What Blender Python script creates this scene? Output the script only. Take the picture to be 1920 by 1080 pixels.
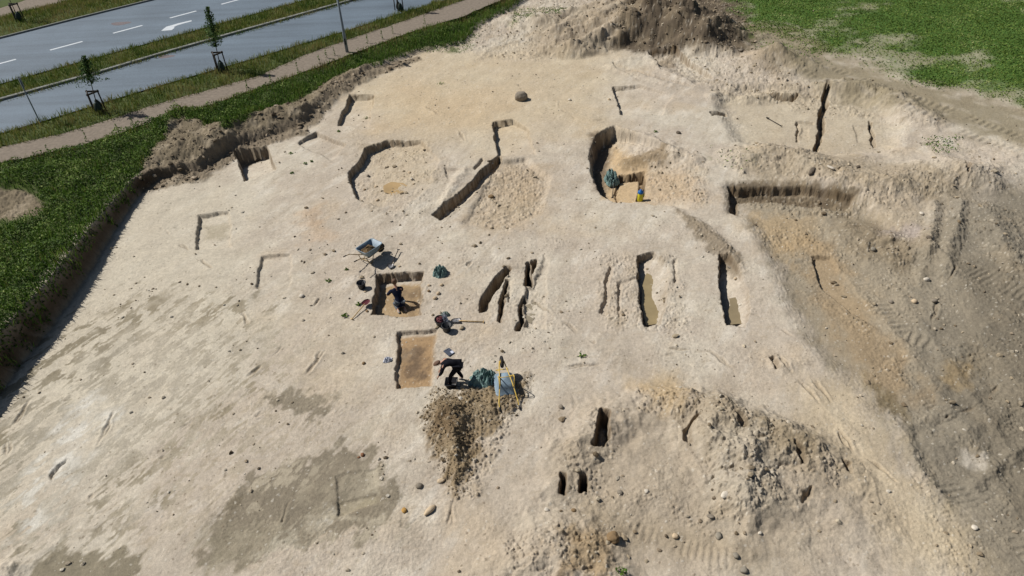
import bpy, bmesh, math, random
import numpy as np
from mathutils import Vector, Matrix
R = math.radians
for o in list(bpy.data.objects): bpy.data.objects.remove(o)
S = bpy.context.scene
COL = S.collection
random.seed(7)
rng = np.random.default_rng(11)

# ------------------------------------------------------------------ camera
HC = 15.5
_D = np.array([.0625, -1.297, -1.0]); _D /= np.linalg.norm(_D)
_up = -_D
_v = np.array([0, 0, -1.0]); _f = _v - (_v @ _up) * _up; _f /= np.linalg.norm(_f)
_r = np.cross(_f, _up)
RM = np.array([_r, _f, _up])
cd = bpy.data.cameras.new('camera'); cam = bpy.data.objects.new('camera', cd); COL.objects.link(cam)
cd.sensor_width = 36; cd.lens = 24; cd.clip_start = .1; cd.clip_end = 8000
cam.matrix_world = Matrix.Translation((0, 0, HC)) @ Matrix([list(r) for r in RM]).to_4x4()
S.camera = cam

def at(px, py, z=0.0):
    """world point at height z that the photograph shows at (px, py)"""
    w = RM @ np.array([(px - 960) / 1280, -(py - 540) / 1280, -1.0])
    t = (z - HC) / w[2]
    return np.array([t * w[0], t * w[1], z])
def wpts(l, z=0.0): return np.array([at(p[0], p[1], z)[:2] for p in l])

# ------------------------------------------------------------------ light
SUN_AZ, SUN_EL = -22.0, 47.0          # shadows run towards +X and a little towards the viewer
sd_ = bpy.data.lights.new('sun', 'SUN'); so = bpy.data.objects.new('sun', sd_); COL.objects.link(so)
sd_.energy = 5.0; sd_.angle = R(.5); sd_.color = (1, .98, .945)
dv = Vector((math.cos(R(SUN_AZ)) * math.cos(R(SUN_EL)), math.sin(R(SUN_AZ)) * math.cos(R(SUN_EL)), -math.sin(R(SUN_EL))))
so.rotation_euler = dv.to_track_quat('-Z', 'Y').to_euler()
so.location = (0, 0, 30)
W = bpy.data.worlds.new('World'); S.world = W; W.use_nodes = True
nt = W.node_tree; bg = nt.nodes['Background']
sky = nt.nodes.new('ShaderNodeTexSky'); sky.sky_type = 'NISHITA'; sky.sun_disc = False
sky.sun_elevation = R(SUN_EL)
tx, ty = -dv.x, -dv.y
sky.sun_rotation = math.atan2(tx, ty)
nt.links.new(sky.outputs[0], bg.inputs[0]); bg.inputs[1].default_value = .05
S.view_settings.view_transform = 'Standard'; S.view_settings.look = 'None'
S.view_settings.exposure = -.15; S.view_settings.gamma = 1
S.render.engine = 'CYCLES'
S.cycles.max_bounces = 5; S.cycles.diffuse_bounces = 1

# ------------------------------------------------------------------ numeric helpers
def lin(c):
    c = np.array(c, float) / 255
    return np.where(c <= .04045, c / 12.92, ((c + .055) / 1.055) ** 2.4)
KALB = 1.12
def alb(*c): return lin(c) / KALB
def sst(a, b, x):
    t = np.clip((x - a) / (b - a), 0, 1); return t * t * (3 - 2 * t)
_perm = np.random.default_rng(3).permutation(4096).astype(np.int64)
def hsh(ix, iy, s=0):
    return _perm[(_perm[(ix + s * 131) & 4095] + iy) & 4095]
_ang = np.linspace(0, 2 * np.pi, 4096, endpoint=False); _gx, _gy = np.cos(_ang * 97), np.sin(_ang * 97)
def perlin(x, y, s=0):
    ix = np.floor(x).astype(np.int64); iy = np.floor(y).astype(np.int64)
    fx = x - ix; fy = y - iy
    u = fx * fx * fx * (fx * (fx * 6 - 15) + 10); v = fy * fy * fy * (fy * (fy * 6 - 15) + 10)
    def g(a, b, dx, dy):
        h = hsh(a, b, s); return _gx[h] * dx + _gy[h] * dy
    n0 = g(ix, iy, fx, fy); n1 = g(ix + 1, iy, fx - 1, fy)
    n2 = g(ix, iy + 1, fx, fy - 1); n3 = g(ix + 1, iy + 1, fx - 1, fy - 1)
    a = n0 + u * (n1 - n0); b = n2 + u * (n3 - n2)
    return (a + v * (b - a)) * 1.4
def fbm(x, y, s=0, o=4, l=2.03, g=.5):
    r = 0; a = 1.0; f = 1.0
    for i in range(o):
        r = r + a * perlin(x * f, y * f, s + i * 7); a *= g; f *= l
    return r
def ridged(x, y, s=0, o=3):
    r = 0; a = 1.0; f = 1.0
    for i in range(o):
        r = r + a * (1 - 2 * np.abs(perlin(x * f, y * f, s + i * 5))); a *= .5; f *= 2.1
    return r
def clods(x, y, cell, dens, s, rmin=.25, rmax=.6):
    """domes of earth or stone; returns height in cell units and a random id per dome"""
    gx = x / cell; gy = y / cell
    ix = np.floor(gx).astype(np.int64); iy = np.floor(gy).astype(np.int64)
    H = np.zeros_like(gx); I = np.zeros_like(gx)
    for a in (-1, 0, 1):
        for b in (-1, 0, 1):
            cx = ix + a; cy = iy + b
            h1 = hsh(cx, cy, s); h2 = hsh(cx, cy, s + 3); h3 = hsh(cx, cy, s + 5)
            px = cx + .15 + .7 * (h1 / 4096); py = cy + .15 + .7 * (h2 / 4096)
            q = h3 / 4096
            r = np.where(q < dens, rmin + (rmax - rmin) * (q / max(dens, 1e-6)) ** 2, 1e-3)
            th = h1 * .01; ca, sa = np.cos(th), np.sin(th)
            dx, dy = gx - px, gy - py
            ex = (dx * ca + dy * sa) * 1.25; ey = (-dx * sa + dy * ca) * .9
            aex = np.abs(ex); aey = np.abs(ey); dd = (.45 * np.maximum(aex, aey) + .38 * (aex + aey) + .18 * np.sqrt(ex * ex + ey * ey)) / r
            tl = 1 + .5 * (ex / r) * ((h2 & 7) / 7 - .5) * 2
            hh = np.clip(1 - dd * dd, 0, 1) ** .62 * r * .8 * tl
            m = hh > H; H = np.where(m, hh, H); I = np.where(m, (h2 & 255) / 255, I)
    return H, I
def sdpoly(P, x, y):
    """signed distance, inside positive"""
    n = len(P); d = np.full(x.shape, 1e9); ins = np.zeros(x.shape, bool)
    for i in range(n):
        ax, ay = P[i]; bx, by = P[(i + 1) % n]
        ex, ey = bx - ax, by - ay
        t = np.clip(((x - ax) * ex + (y - ay) * ey) / (ex * ex + ey * ey + 1e-12), 0, 1)
        q = (x - ax - t * ex) ** 2 + (y - ay - t * ey) ** 2
        d = np.minimum(d, q)
        if ay != by:
            c = ((ay > y) != (by > y)) & (x < (bx - ax) * (y - ay) / (by - ay) + ax); ins ^= c
    d = np.sqrt(d); return np.where(ins, d, -d)
def pline(P, x, y, vals=None):
    """distance to a polyline, side-signed distance, arc length and interpolated values"""
    best = np.full(x.shape, 1e18); arc = np.zeros(x.shape); sg = np.zeros(x.shape); V = np.zeros(x.shape); L = 0.0
    for i in range(len(P) - 1):
        ax, ay = P[i]; bx, by = P[i + 1]; ex, ey = bx - ax, by - ay; l = math.hypot(ex, ey) + 1e-9
        t = np.clip(((x - ax) * ex + (y - ay) * ey) / (l * l), 0, 1)
        q = (x - ax - t * ex) ** 2 + (y - ay - t * ey) ** 2
        m = q < best; best = np.where(m, q, best); arc = np.where(m, L + t * l, arc)
        sg = np.where(m, np.sign(ex * (y - ay) - ey * (x - ax)), sg)
        if vals is not None: V = np.where(m, vals[i] + t * (vals[i + 1] - vals[i]), V)
        L += l
    return np.sqrt(best), sg, arc, V

# ------------------------------------------------------------------ features of the ground, read off the photograph
ZR = .6
FOOT = [(-700, 1500, 1.1), (-120, 900, 1.1), (0, 742, 1.1), (33, 695, 1.1), (97, 616, 1.08), (160, 525, 1.0), (205, 455, .88), (240, 400, .7), (270, 360, .65), (300, 338, .5), (380, 322, .4),
        (440, 283, .4), (500, 258, .4), (570, 238, .4), (605, 205, .35), (640, 165, .3), (700, 133, .25), (780, 103, .22), (870, 84, .15), (905, 50, .2), (960, 22, .3), (1030, -30, .4), (1100, -120, .4)]
FP = wpts(FOOT); FV = [p[2] for p in FOOT]
VERGE = np.vstack([FP, [[40, 400], [-400, 400], [-400, 0], [-60, 0]]])
# level pits: rim polygon, depth at each corner, wall width
PITS = [
 ([(708, 513), (791, 511), (787, 590), (699, 590)], [.32, .26, .22, .32], .05),
 ([(745, 624), (816, 617), (809, 724), (741, 727)], [.17, .13, .12, .15], .04),
 ([(372, 403), (430, 398), (434, 463), (368, 468)], [.18, .12, .06, .14], .05),
 ([(490, 483), (546, 476), (545, 539), (482, 540)], [.13, .09, .05, .1], .05),
 ([(441, 284), (499, 276), (517, 318), (458, 338)], [.55, .5, .14, .2], .06),
 ([(655, 178), (701, 178), (690, 236), (634, 236)], [.36, .32, .07, .26], .07),
 ([(592, 247), (650, 272), (622, 302), (559, 268)], [.24, .2, .05, .14], .08),
 ([(683, 279), (728, 264), (790, 263), (822, 300), (805, 350), (770, 378), (715, 388), (668, 374), (654, 325), (672, 308)], [.42, .34, .22, .1, .05, .0, .1, .34, .42, .42], .12),
 ([(925, 229), (962, 225), (988, 240), (1003, 288), (933, 291)], [.36, .32, .16, .08, .26], .07),
 ([(934, 291), (905, 318), (866, 358), (812, 402), (824, 412), (850, 398), (900, 352), (926, 318), (941, 296)], [.3, .4, .45, .4, .2, .2, .3, .3, .2], .06),
 ([(930, 302), (985, 296), (1032, 330), (1010, 400), (950, 436), (870, 418), (905, 360)], [.18, .2, .15, .1, .02, .05, .25], .35),
 ([(835, 315), (868, 318), (872, 330), (840, 335)], [.14, .04, 0, .04], .07),
 ([(905, 297), (909, 300), (893, 318), (889, 315)], [.12, .12, .12, .12], .04),
 ([(1149, 238), (1215, 262), (1300, 300), (1335, 350), (1290, 392), (1205, 376), (1150, 378), (1128, 362), (1112, 330), (1108, 285), (1122, 250)], [.85, .4, .05, .0, .0, .28, .45, .85, .95, .95, .9], .22),
 ([(1163, 306), (1208, 307), (1207, 323), (1163, 321)], [.5, .5, .5, .5], .04),
 ([(1198, 320), (1209, 320), (1207, 360), (1197, 362)], [.45, .45, .45, .45], .04),
 ([(1158, 310), (1163, 310), (1162, 366), (1157, 366)], [.12, .12, .12, .12], .04),
 ([(1160, 364), (1196, 366), (1196, 373), (1160, 373)], [.12, .12, .08, .08], .04),
 ([(1148, 163), (1200, 160), (1262, 178), (1240, 214), (1165, 216)], [.22, .2, .06, .02, .26], .1),
 ([(1215, 97), (1268, 95), (1338, 146), (1305, 158), (1240, 130)], [.4, .42, .3, .12, .2], .1),
 ([(1150, 117), (1215, 138), (1300, 163), (1275, 172), (1200, 150), (1155, 128)], [.12, .16, .14, .02, .02, .12], .12),
 ([(1345, 163), (1400, 160), (1530, 165), (1645, 175), (1690, 235), (1672, 275), (1560, 288), (1440, 272), (1385, 262), (1352, 200)], [.25, .35, .45, .35, .3, .25, .3, .35, .35, .3], 1.1),
 ([(1437, 168), (1470, 172), (1499, 171), (1488, 179), (1458, 179)], [.35, .35, .35, .35, .35], .05),
 ([(1334, 209), (1360, 205), (1362, 210), (1336, 215)], [.3, .3, .3, .3], .04),
 ([(1551, 152), (1559, 152), (1549, 215), (1537, 275), (1530, 275), (1538, 214)], [.45, .45, .5, .4, .4, .5], .05),
 ([(1497, 219), (1500, 219), (1501, 254), (1498, 254)], [.18, .18, .15, .15], .03),
 ([(1497, 217), (1530, 218), (1530, 221), (1498, 220)], [.12, .12, .12, .12], .03),
 ([(1505, 228), (1518, 229), (1517, 250), (1505, 246)], [.07, .05, .02, .05], .03),
 ([(1632, 218), (1637, 220), (1646, 264), (1641, 264)], [.26, .26, .2, .2], .04),
 ([(1604, 224), (1632, 226), (1640, 262), (1612, 256)], [.06, .05, .02, .05], .05),
 ([(1369, 349), (1500, 350), (1600, 372), (1710, 430), (1800, 560), (1880, 720), (1990, 900), (1760, 940), (1712, 880), (1690, 800), (1600, 720), (1520, 640), (1482, 560), (1450, 480), (1405, 405), (1372, 396)],
  [.3, .3, .3, .3, .25, .15, .1, .1, .1, .1, .12, .15, .2, .25, .3, .3], 1.0),
 ([(1368, 348), (1500, 349), (1602, 371), (1590, 384), (1490, 372), (1384, 366), (1380, 398), (1370, 396)], [.4, .38, .25, .18, .25, .3, .3, .3], .10),
 ([(1523, 472), (1560, 472), (1625, 560), (1665, 625), (1630, 600), (1546, 535)], [.2, .1, .06, .0, .02, .14], .06),
 ([(947, 499), (955, 502), (953, 515), (932, 546), (912, 582), (900, 583), (903, 562), (925, 524)], [.5, .45, .45, .5, .5, .45, .5, .5], .06),
 ([(951, 528), (955, 527), (948, 553), (941, 580), (936, 602), (932, 600), (937, 575), (946, 545)], [.36, .36, .36, .36, .36, .36, .36, .36], .04),
 ([(955, 500), (988, 502), (985, 526), (955, 521)], [.05, .05, .16, .12], .05),
 ([(957, 527), (960, 527), (955, 566), (952, 566)], [.08, .08, .08, .08], .03),
 ([(987, 494), (994, 491), (994, 508), (1001, 530), (998, 537), (984, 538), (988, 520)], [.7, .6, .6, .7, .7, .7, .7], .05),
 ([(998, 489), (1006, 486), (1003, 504), (999, 513)], [.4, .35, .35, .35], .04),
 ([(982, 557), (986, 561), (979, 576), (982, 595), (979, 612), (976, 621), (967, 618), (969, 608), (975, 604), (975, 575)], [.42] * 10, .04),
 ([(986, 540), (1000, 540), (1020, 480), (1026, 484), (1022, 560), (1021, 614), (985, 612)], [.16, .14, .06, .03, .08, .1, .16], .14),
 ([(1197, 480), (1225, 474), (1252, 500), (1250, 560), (1240, 606), (1209, 612), (1200, 570), (1201, 540)], [.42, .2, .06, .1, .2, .48, .48, .48], .07),
 ([(1160, 529), (1196, 520), (1196, 524), (1163, 533)], [.07, .05, .05, .07], .03),
 ([(1158, 530), (1163, 530), (1163, 592), (1160, 596)], [.12, .1, .1, .1], .04),
 ([(1349, 478), (1365, 480), (1392, 520), (1405, 580), (1398, 612), (1362, 609), (1355, 560), (1347, 520)], [.4, .2, .1, .12, .16, .46, .46, .42], .06),
 ([(632, 891), (704, 877), (713, 940), (636, 966)], [.05, .02, .015, .03], .03),
 ([(636, 938), (705, 928), (711, 944), (637, 967)], [.05, .02, .01, .04], .03),
 ([(1130, 778), (1142, 782), (1140, 822), (1130, 846), (1112, 843), (1118, 806)], [.85, .7, .85, .9, .9, .85], .08),
 ([(1051, 898), (1057, 899), (1059, 930), (1052, 928)], [.5, .5, .5, .5], .05),
 ([(1089, 900), (1100, 902), (1099, 926), (1087, 926)], [.65, .6, .6, .65], .05),
 ([(95, 893), (103, 878), (124, 862), (122, 868), (108, 884), (99, 899)], [.09, .09, .07, .07, .09, .09], .04),
 ([(1283, 822), (1292, 815), (1300, 800), (1312, 794), (1308, 802), (1297, 812), (1296, 842), (1285, 838)], [.2] * 8, .08),
 ([(1368, 790), (1384, 798), (1392, 822), (1380, 818)], [.22, .2, .22, .22], .12),
 ([(1484, 848), (1497, 858), (1505, 882), (1494, 876)], [.25, .22, .25, .25], .1),
 ([(1583, 871), (1597, 875), (1592, 892), (1587, 889)], [.25, .25, .25, .25], .08),
 ([(1441, 672), (1448, 670), (1459, 692), (1453, 694)], [.2, .2, .2, .2], .06),
 ([(1140, 500), (1146, 502), (1136, 592), (1126, 588)], [.1, .1, .14, .14], .08),
 ([(1806, 310), (1816, 312), (1812, 332), (1803, 340)], [.4, .35, .3, .4], .1),
 ([(1263, 490), (1268, 488), (1266, 530), (1262, 530)], [.08, .08, .06, .08], .06),
 ([(1500, 930), (1514, 920), (1512, 942), (1500, 952)], [.2, .2, .1, .1], .06),
]
# mounds and banks of spoil: polyline with heights, half width, lumpiness
RIDGES = [
 ([(318, 252, .45), (345, 240, .55), (372, 243, .35)], 1.0, .10),
 ([(290, 312, .35), (340, 300, .55), (400, 285, .7), (425, 270, .6)], 1.15, .16),
 ([(420, 262, .45), (470, 240, .45), (540, 224, .45), (590, 212, .35)], .85, .14),
 ([(605, 195, .3), (640, 165, .4), (690, 135, .3)], .8, .12),
 ([(20, 375, .35), (45, 365, .35)], 1.6, .12),
 ([(1192, 60, 1.6), (1245, 52, 2.7), (1310, 72, 1.5)], 3.1, .20),
 ([(1050, 68, .7), (1110, 48, .9), (1160, 28, .9), (1200, 14, 1.0)], 1.9, .22),
 ([(1010, 45, .4), (1080, 26, .5), (1150, 12, .5)], 1.2, .16),
 ([(1035, 92, .4), (1075, 98, .7), (1120, 84, .7), (1160, 70, .6)], 1.2, .2),
 ([(960, 40, .3), (1020, 50, .5)], 1.4, .12),
 ([(1410, 125, .4), (1450, 112, 1.5), (1490, 128, .5)], 1.7, .18),
 ([(1150, 125, .18), (1200, 140, .28), (1262, 160, .25), (1300, 166, .1)], .55, .05),
 ([(1170, 112, .25), (1215, 112, .3), (1290, 150, .25)], .6, .06),
 ([(1340, 180, .25), (1358, 172, .35), (1372, 165, .3)], .6, .12),
 ([(1400, 178, .4), (1450, 172, .45), (1492, 170, .35)], .7, .14),
 ([(1570, 165, .5), (1620, 170, .6), (1680, 190, .6), (1730, 225, .5)], 1.1, .16),
 ([(1172, 285, .32), (1205, 288, .42), (1250, 290, .36)], .75, .14),
 ([(1165, 252, .3), (1215, 268, .38), (1290, 302, .25)], .75, .14),
 ([(1128, 300, .18), (1138, 325, .22)], .35, .12),
 ([(1395, 302, .5), (1450, 292, .75), (1500, 300, .6), (1580, 335, .5), (1650, 350, .4)], 1.35, .22),
 ([(1500, 320, .3), (1600, 360, .35), (1700, 340, .45), (1790, 330, .8), (1815, 338, .7)], 1.4, .2),
 ([(1760, 300, .3), (1850, 330, .35), (1930, 290, .4)], 1.8, .1),
 ([(1600, 430, .3), (1660, 445, .5), (1715, 450, .4)], .9, .16),
 ([(1620, 470, .15), (1680, 478, .3), (1730, 470, .25)], .6, .18),
 ([(1800, 380, .3), (1790, 440, .35), (1765, 505, .25)], .35, .06),
 ([(1730, 520, .15), (1745, 450, .25), (1752, 380, .2)], .3, .04),
 ([(868, 320, .18), (828, 385, .16)], .3, .05),
 ([(900, 345, .14), (862, 380, .16), (840, 402, .08)], .22, .04),
 ([(1258, 388, .06), (1320, 430, .1), (1372, 480, .1), (1385, 510, .05)], .3, .08),
 ([(1060, 900, .3), (1080, 850, .45), (1130, 800, .6), (1150, 772, .3)], .8, .14),
 ([(1160, 860, .2), (1230, 900, .4), (1330, 940, .35), (1380, 900, .35)], 1.6, .10),
 ([(1200, 780, .35), (1280, 770, .6), (1340, 800, .8), (1420, 850, .5), (1490, 860, .5)], 1.1, .18),
 ([(1320, 760, .3), (1400, 800, .5), (1475, 822, .6), (1520, 850, .35), (1590, 885, .3)], .7, .2),
 ([(1320, 850, .5), (1370, 880, .7), (1400, 940, .5)], 1.0, .16),
 ([(1400, 960, .3), (1500, 940, .4), (1600, 970, .3)], 1.2, .14),
 ([(1030, 1010, .4), (1090, 1010, .5), (1130, 1080, .5)], .9, .16),
 ([(960, 1060, .3), (1040, 1080, .5)], .8, .12),
 ([(990, 935, .1), (1045, 915, .15)], .5, .08),
 ([(1345, 1075, .2), (1500, 1060, .35), (1640, 1090, .2)], 1.6, .08),
 ([(20, 1072, .28), (60, 1050, .12)], .45, .04),
 ([(1640, 560, .05), (1740, 700, .09), (1850, 860, .08), (1920, 1000, .06)], .26, .04),
 ([(1690, 550, .05), (1795, 690, .08), (1900, 850, .09), (1960, 960, .06)], .26, .04),
 ([(1930, 560, .08), (1810, 640, .12), (1740, 760, .08)], .5, .08), ([(1850, 400, .3), (1880, 470, .45), (1930, 540, .4)], .8, .2),
 ([(1690, 800, .12), (1712, 860, .18), (1770, 935, .12)], .28, .08),
 ([(1700, 800, .06), (1770, 770, .14), (1850, 720, .08)], .3, .06),
 ([(1730, 850, .1), (1830, 800, .2), (1900, 745, .12)], .5, .07),
 ([(1825, 905, .12), (1880, 868, .2), (1935, 830, .16)], .22, .06),
 ([(1440, 668, .06), (1460, 690, .14), (1500, 680, .1)], .3, .05),
 ([(1520, 745, .05), (1580, 800, .08), (1640, 860, .06)], .35, .02),
]
HEAPS = [  # filled outlines of heaped soil: outline, height, slope width, lumpiness
 ([(800, 765), (840, 752), (880, 762), (890, 820), (884, 880), (856, 926), (835, 880), (812, 820), (795, 790)], .42, .75, .10),
 ([(815, 735), (880, 722), (990, 712), (960, 770), (900, 800), (812, 790)], .12, .4, .08),
]
GROOVES = [[(800, 200), (835, 222), (860, 245), (872, 266)], [(700, 255), (760, 236), (800, 225)], [(1040, 188), (1055, 208), (1085, 226), (1130, 224)], [(945, 450), (905, 472), (880, 500)],
 [(240, 935), (256, 885), (262, 850)], [(178, 925), (168, 1000)], [(300, 862), (340, 805), (420, 742)], [(0, 880), (22, 800), (60, 740)], [(180, 835), (215, 770), (250, 735)], [(960, 702), (1120, 682), (1262, 664)],
 [(1240, 650), (1330, 662), (1400, 705), (1440, 690)], [(560, 905), (530, 975)], [(545, 900), (525, 930)], [(1440, 650), (1520, 740), (1600, 850)], [(1560, 780), (1610, 850), (1680, 905)], [(470, 700), (520, 660), (600, 560)],
 [(300, 430), (420, 520), (480, 640)], [(860, 900), (848, 960), (846, 990)], [(1000, 560), (1050, 600), (1110, 640)], [(1060, 720), (1080, 760), (1085, 800)], [(1480, 640), (1560, 760)], [(1790, 500), (1760, 560), (1750, 610)],
 [(1900, 700), (1830, 760), (1780, 780)], [(1600, 300), (1700, 280), (1820, 300)], [(1500, 120), (1640, 175), (1800, 225)], [(1840, 230), (1740, 185), (1600, 120)], [(1330, 560), (1440, 600), (1500, 640)], [(620, 640), (560, 720), (480, 780)]]
TRACKS = [([(1095, 950), (1200, 1000), (1340, 1050), (1420, 1065)], .26, .19, .010), ([(1745, 830), (1775, 900), (1830, 960)], .42, .2, .016),
          ([(1840, 930), (1900, 990), (1950, 1060)], .35, .2, .016), ([(1500, 110), (1650, 165), (1800, 215), (1950, 275)], .3, .35, .03),
          ([(1480, 128), (1640, 190), (1800, 245), (1930, 300)], .3, .35, .03), ([(1620, 520), (1700, 620), (1800, 660)], .35, .25, .02),
          ([(1770, 480), (1850, 520), (1930, 560)], .45, .2, .02), ([(60, 560), (250, 760), (300, 1000)], .01, .3, .0)]
ROUGH = [  # outline, lump amplitude, soft edge
 ([(1020, 800), (1120, 740), (1250, 700), (1520, 780), (1620, 900), (1640, 1000), (1500, 1100), (980, 1100), (960, 1020), (1040, 930)], .27, 1.2),
 ([(1030, 830), (1110, 770), (1165, 760), (1175, 880), (1110, 945), (1040, 935)], .55, .5),
 ([(1190, 735), (1300, 735), (1420, 790), (1530, 850), (1600, 885), (1560, 905), (1460, 890), (1380, 850), (1280, 800), (1200, 775)], 1.1, .4),
 ([(1310, 820), (1420, 830), (1455, 930), (1420, 990), (1330, 990)], 1.0, .4),
 ([(960, 1010), (1060, 985), (1160, 1005), (1150, 1090), (960, 1090)], .75, .5),
 ([(1240, 960), (1420, 990), (1420, 1015), (1300, 1010)], .55, .3),
 ([(1378, 346), (1500, 352), (1625, 362), (1610, 400), (1480, 388), (1396, 372)], 1.25, .15),
 ([(1335, 160), (1500, 160), (1520, 180), (1400, 182), (1340, 185)], 1.0, .3), ([(1570, 150), (1660, 160), (1700, 200), (1620, 180)], 1.1, .4),
 ([(1380, 340), (1420, 260), (1600, 280), (1920, 250), (1990, 420), (1990, 1100), (1760, 1100), (1700, 860), (1600, 700), (1700, 450), (1600, 380)], .42, .6),
 ([(870, 60), (1000, 0), (1400, -40), (1400, 100), (1520, 150), (1700, 230), (1380, 170), (1280, 150), (1200, 90), (1000, 115), (900, 110)], .9, .7),
 ([(930, 302), (985, 300), (1032, 330), (1010, 400), (950, 436), (880, 418), (905, 360)], .8, .3),
 ([(1210, 270), (1330, 300), (1330, 385), (1210, 370)], .7, .3),
 ([(812, 728), (990, 700), (980, 750), (900, 930), (850, 940), (790, 790)], 1.0, .25),
 ([(660, 270), (800, 260), (850, 300), (800, 400), (740, 420), (660, 380)], .5, .3),
 ([(1120, 480), (1180, 470), (1270, 480), (1290, 620), (1120, 620)], .6, .3),
 ([(1390, 400), (1480, 380), (1720, 440), (1640, 640), (1500, 560)], .5, .4),
 ([(1255, 383), (1335, 430), (1395, 480), (1390, 520), (1350, 490), (1300, 440)], .55, .12),
 ([(890, 500), (960, 495), (1020, 478), (1025, 610), (960, 625), (885, 590)], .42, .3),
 ([(560, 380), (820, 360), (1080, 420), (1100, 700), (880, 720), (560, 560)], .24, .8),
 ([(1040, 630), (1400, 620), (1500, 700), (1300, 720), (1050, 700)], .24, .8),
 ([(280, 340), (290, 290), (420, 240), (600, 190), (700, 125), (600, 215), (440, 280), (380, 325)], 1.0, .3),
]
BELT = [(255, 350), (285, 305), (308, 266), (320, 246), (350, 235), (390, 243), (428, 257), (484, 224), (563, 188), (640, 138), (700, 120), (780, 96), (790, 104), (700, 137), (640, 170), (605, 210), (570, 243), (500, 263), (440, 288), (380, 328), (300, 345)]
def smooth_vals(P, dep):
    A = np.c_[P, np.ones(len(P))]
    return np.linalg.lstsq(A, np.array(dep), rcond=None)[0]
def terrain(x, y, detail=True, colour=True):
    x0, y0 = x, y
    far = np.hypot(x, y)
    wx = x + .035 * fbm(x * 3.1, y * 3.1, 41, 3) + .10 * perlin(x * .9, y * .9, 43)
    wy = y + .035 * fbm(x * 3.1, y * 3.1, 51, 3) + .10 * perlin(x * .9, y * .9, 53)
    x, y = wx, wy
    h = .05 * fbm(x * .16, y * .16, 1, 3) + .028 * fbm(x * .7, y * .7, 5, 3)
    rough = .10 + 0 * x
    vsd = sdpoly(VERGE, x, y); 
    _, _, _, HV = pline(FP, x, y, FV)
    bankw = .16 + .30 * HV
    t = np.clip(vsd / (bankw * (1 + 1.2 * sst(-17, -14, x))), 0, 1)
    top = HV + (ZR - .03 - HV) * sst(.8, 3.4, vsd)
    hb = top * np.clip(t * 1.15 - .08 + .05 * perlin(x * 4, y * 4, 9), 0, 1)
    inv = sst(.0, .15, vsd)
    h = h * (1 - sst(0, 3, vsd) * .8) + hb
    bsd = np.maximum(sdpoly(BELTW, x, y), sdpoly(BARE2, x, y)) + .25 * fbm(x * 1.2, y * 1.2, 13, 3); bk = sst(-.15, .2, bsd)
    rough = np.maximum(rough + .22 * np.exp(-(vsd / .5) ** 2), 1.3 * bk)
    # field side is a little higher
    fd = sdpoly(FIELD, x, y); h = h + .25 * sst(-6, 3, fd)
    lump = 0
    for P, vals, w, lp in RW:
        mx = P.max(0) + 2.2 * w; mn = P.min(0) - 2.2 * w
        m = (x > mn[0]) & (x < mx[0]) & (y > mn[1]) & (y < mx[1])
        if not m.any(): continue
        xx, yy = x[m], y[m]
        d, sg, arc, V = pline(P, xx, yy, vals)
        d = d * (1 + .28 * fbm(xx * 1.3 / w, yy * 1.3 / w, 61, 3))
        q = np.clip(1 - d / (w * 1.25), 0, 1); pr = q * q * (3 - 2 * q) * .55 + q * .45
        h[m] += V * pr * (1 + .3 * fbm(xx * 1.7 / w, yy * 1.7 / w, 71, 3))
        rough[m] = np.maximum(rough[m], np.clip(lp * 6, 0, 1.3) * sst(0, .35, pr))
    for P, H, w, lp in HW:
        mx = P.max(0) + .3; mn = P.min(0) - .3
        m = (x > mn[0]) & (x < mx[0]) & (y > mn[1]) & (y < mx[1])
        if not m.any(): continue
        s = sdpoly(P, x[m], y[m]); h[m] += H * (sst(-.1, w, s) + .1 * sst(0, .3, s) * fbm(x[m] * 2, y[m] * 2, 8, 3)); rough[m] = np.maximum(rough[m], sst(-.1, .1, s) * lp * 12)
    for P, a, w in RO:
        mx = P.max(0) + 1; mn = P.min(0) - 1
        m = (x > mn[0]) & (x < mx[0]) & (y > mn[1]) & (y < mx[1])
        if not m.any(): continue
        s = sdpoly(P, x[m], y[m]) + w * .8 * perlin(x[m] * .8 / w, y[m] * .8 / w, 17)
        rough[m] = np.maximum(rough[m], a * sst(-w, w, s))
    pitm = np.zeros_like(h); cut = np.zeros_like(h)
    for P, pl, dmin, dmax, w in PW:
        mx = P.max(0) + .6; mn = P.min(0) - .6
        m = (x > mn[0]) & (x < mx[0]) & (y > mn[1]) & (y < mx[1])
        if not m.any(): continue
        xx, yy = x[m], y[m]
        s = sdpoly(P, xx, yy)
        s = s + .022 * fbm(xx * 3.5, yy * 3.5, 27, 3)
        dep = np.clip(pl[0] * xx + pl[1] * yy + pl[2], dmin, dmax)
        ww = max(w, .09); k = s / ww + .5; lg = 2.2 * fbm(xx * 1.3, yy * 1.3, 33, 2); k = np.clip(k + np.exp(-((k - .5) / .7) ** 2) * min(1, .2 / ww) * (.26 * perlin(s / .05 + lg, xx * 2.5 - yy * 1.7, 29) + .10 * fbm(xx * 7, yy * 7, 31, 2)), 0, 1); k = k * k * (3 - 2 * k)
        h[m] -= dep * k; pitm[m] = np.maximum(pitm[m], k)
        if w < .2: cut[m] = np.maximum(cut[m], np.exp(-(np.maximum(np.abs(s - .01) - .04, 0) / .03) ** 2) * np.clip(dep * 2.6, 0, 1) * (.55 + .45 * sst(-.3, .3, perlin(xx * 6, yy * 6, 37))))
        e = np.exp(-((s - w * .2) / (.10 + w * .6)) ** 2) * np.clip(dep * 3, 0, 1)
        rough[m] = np.maximum(rough[m] * (1 - .75 * k * (w < .1)), .42 * e)
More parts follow.
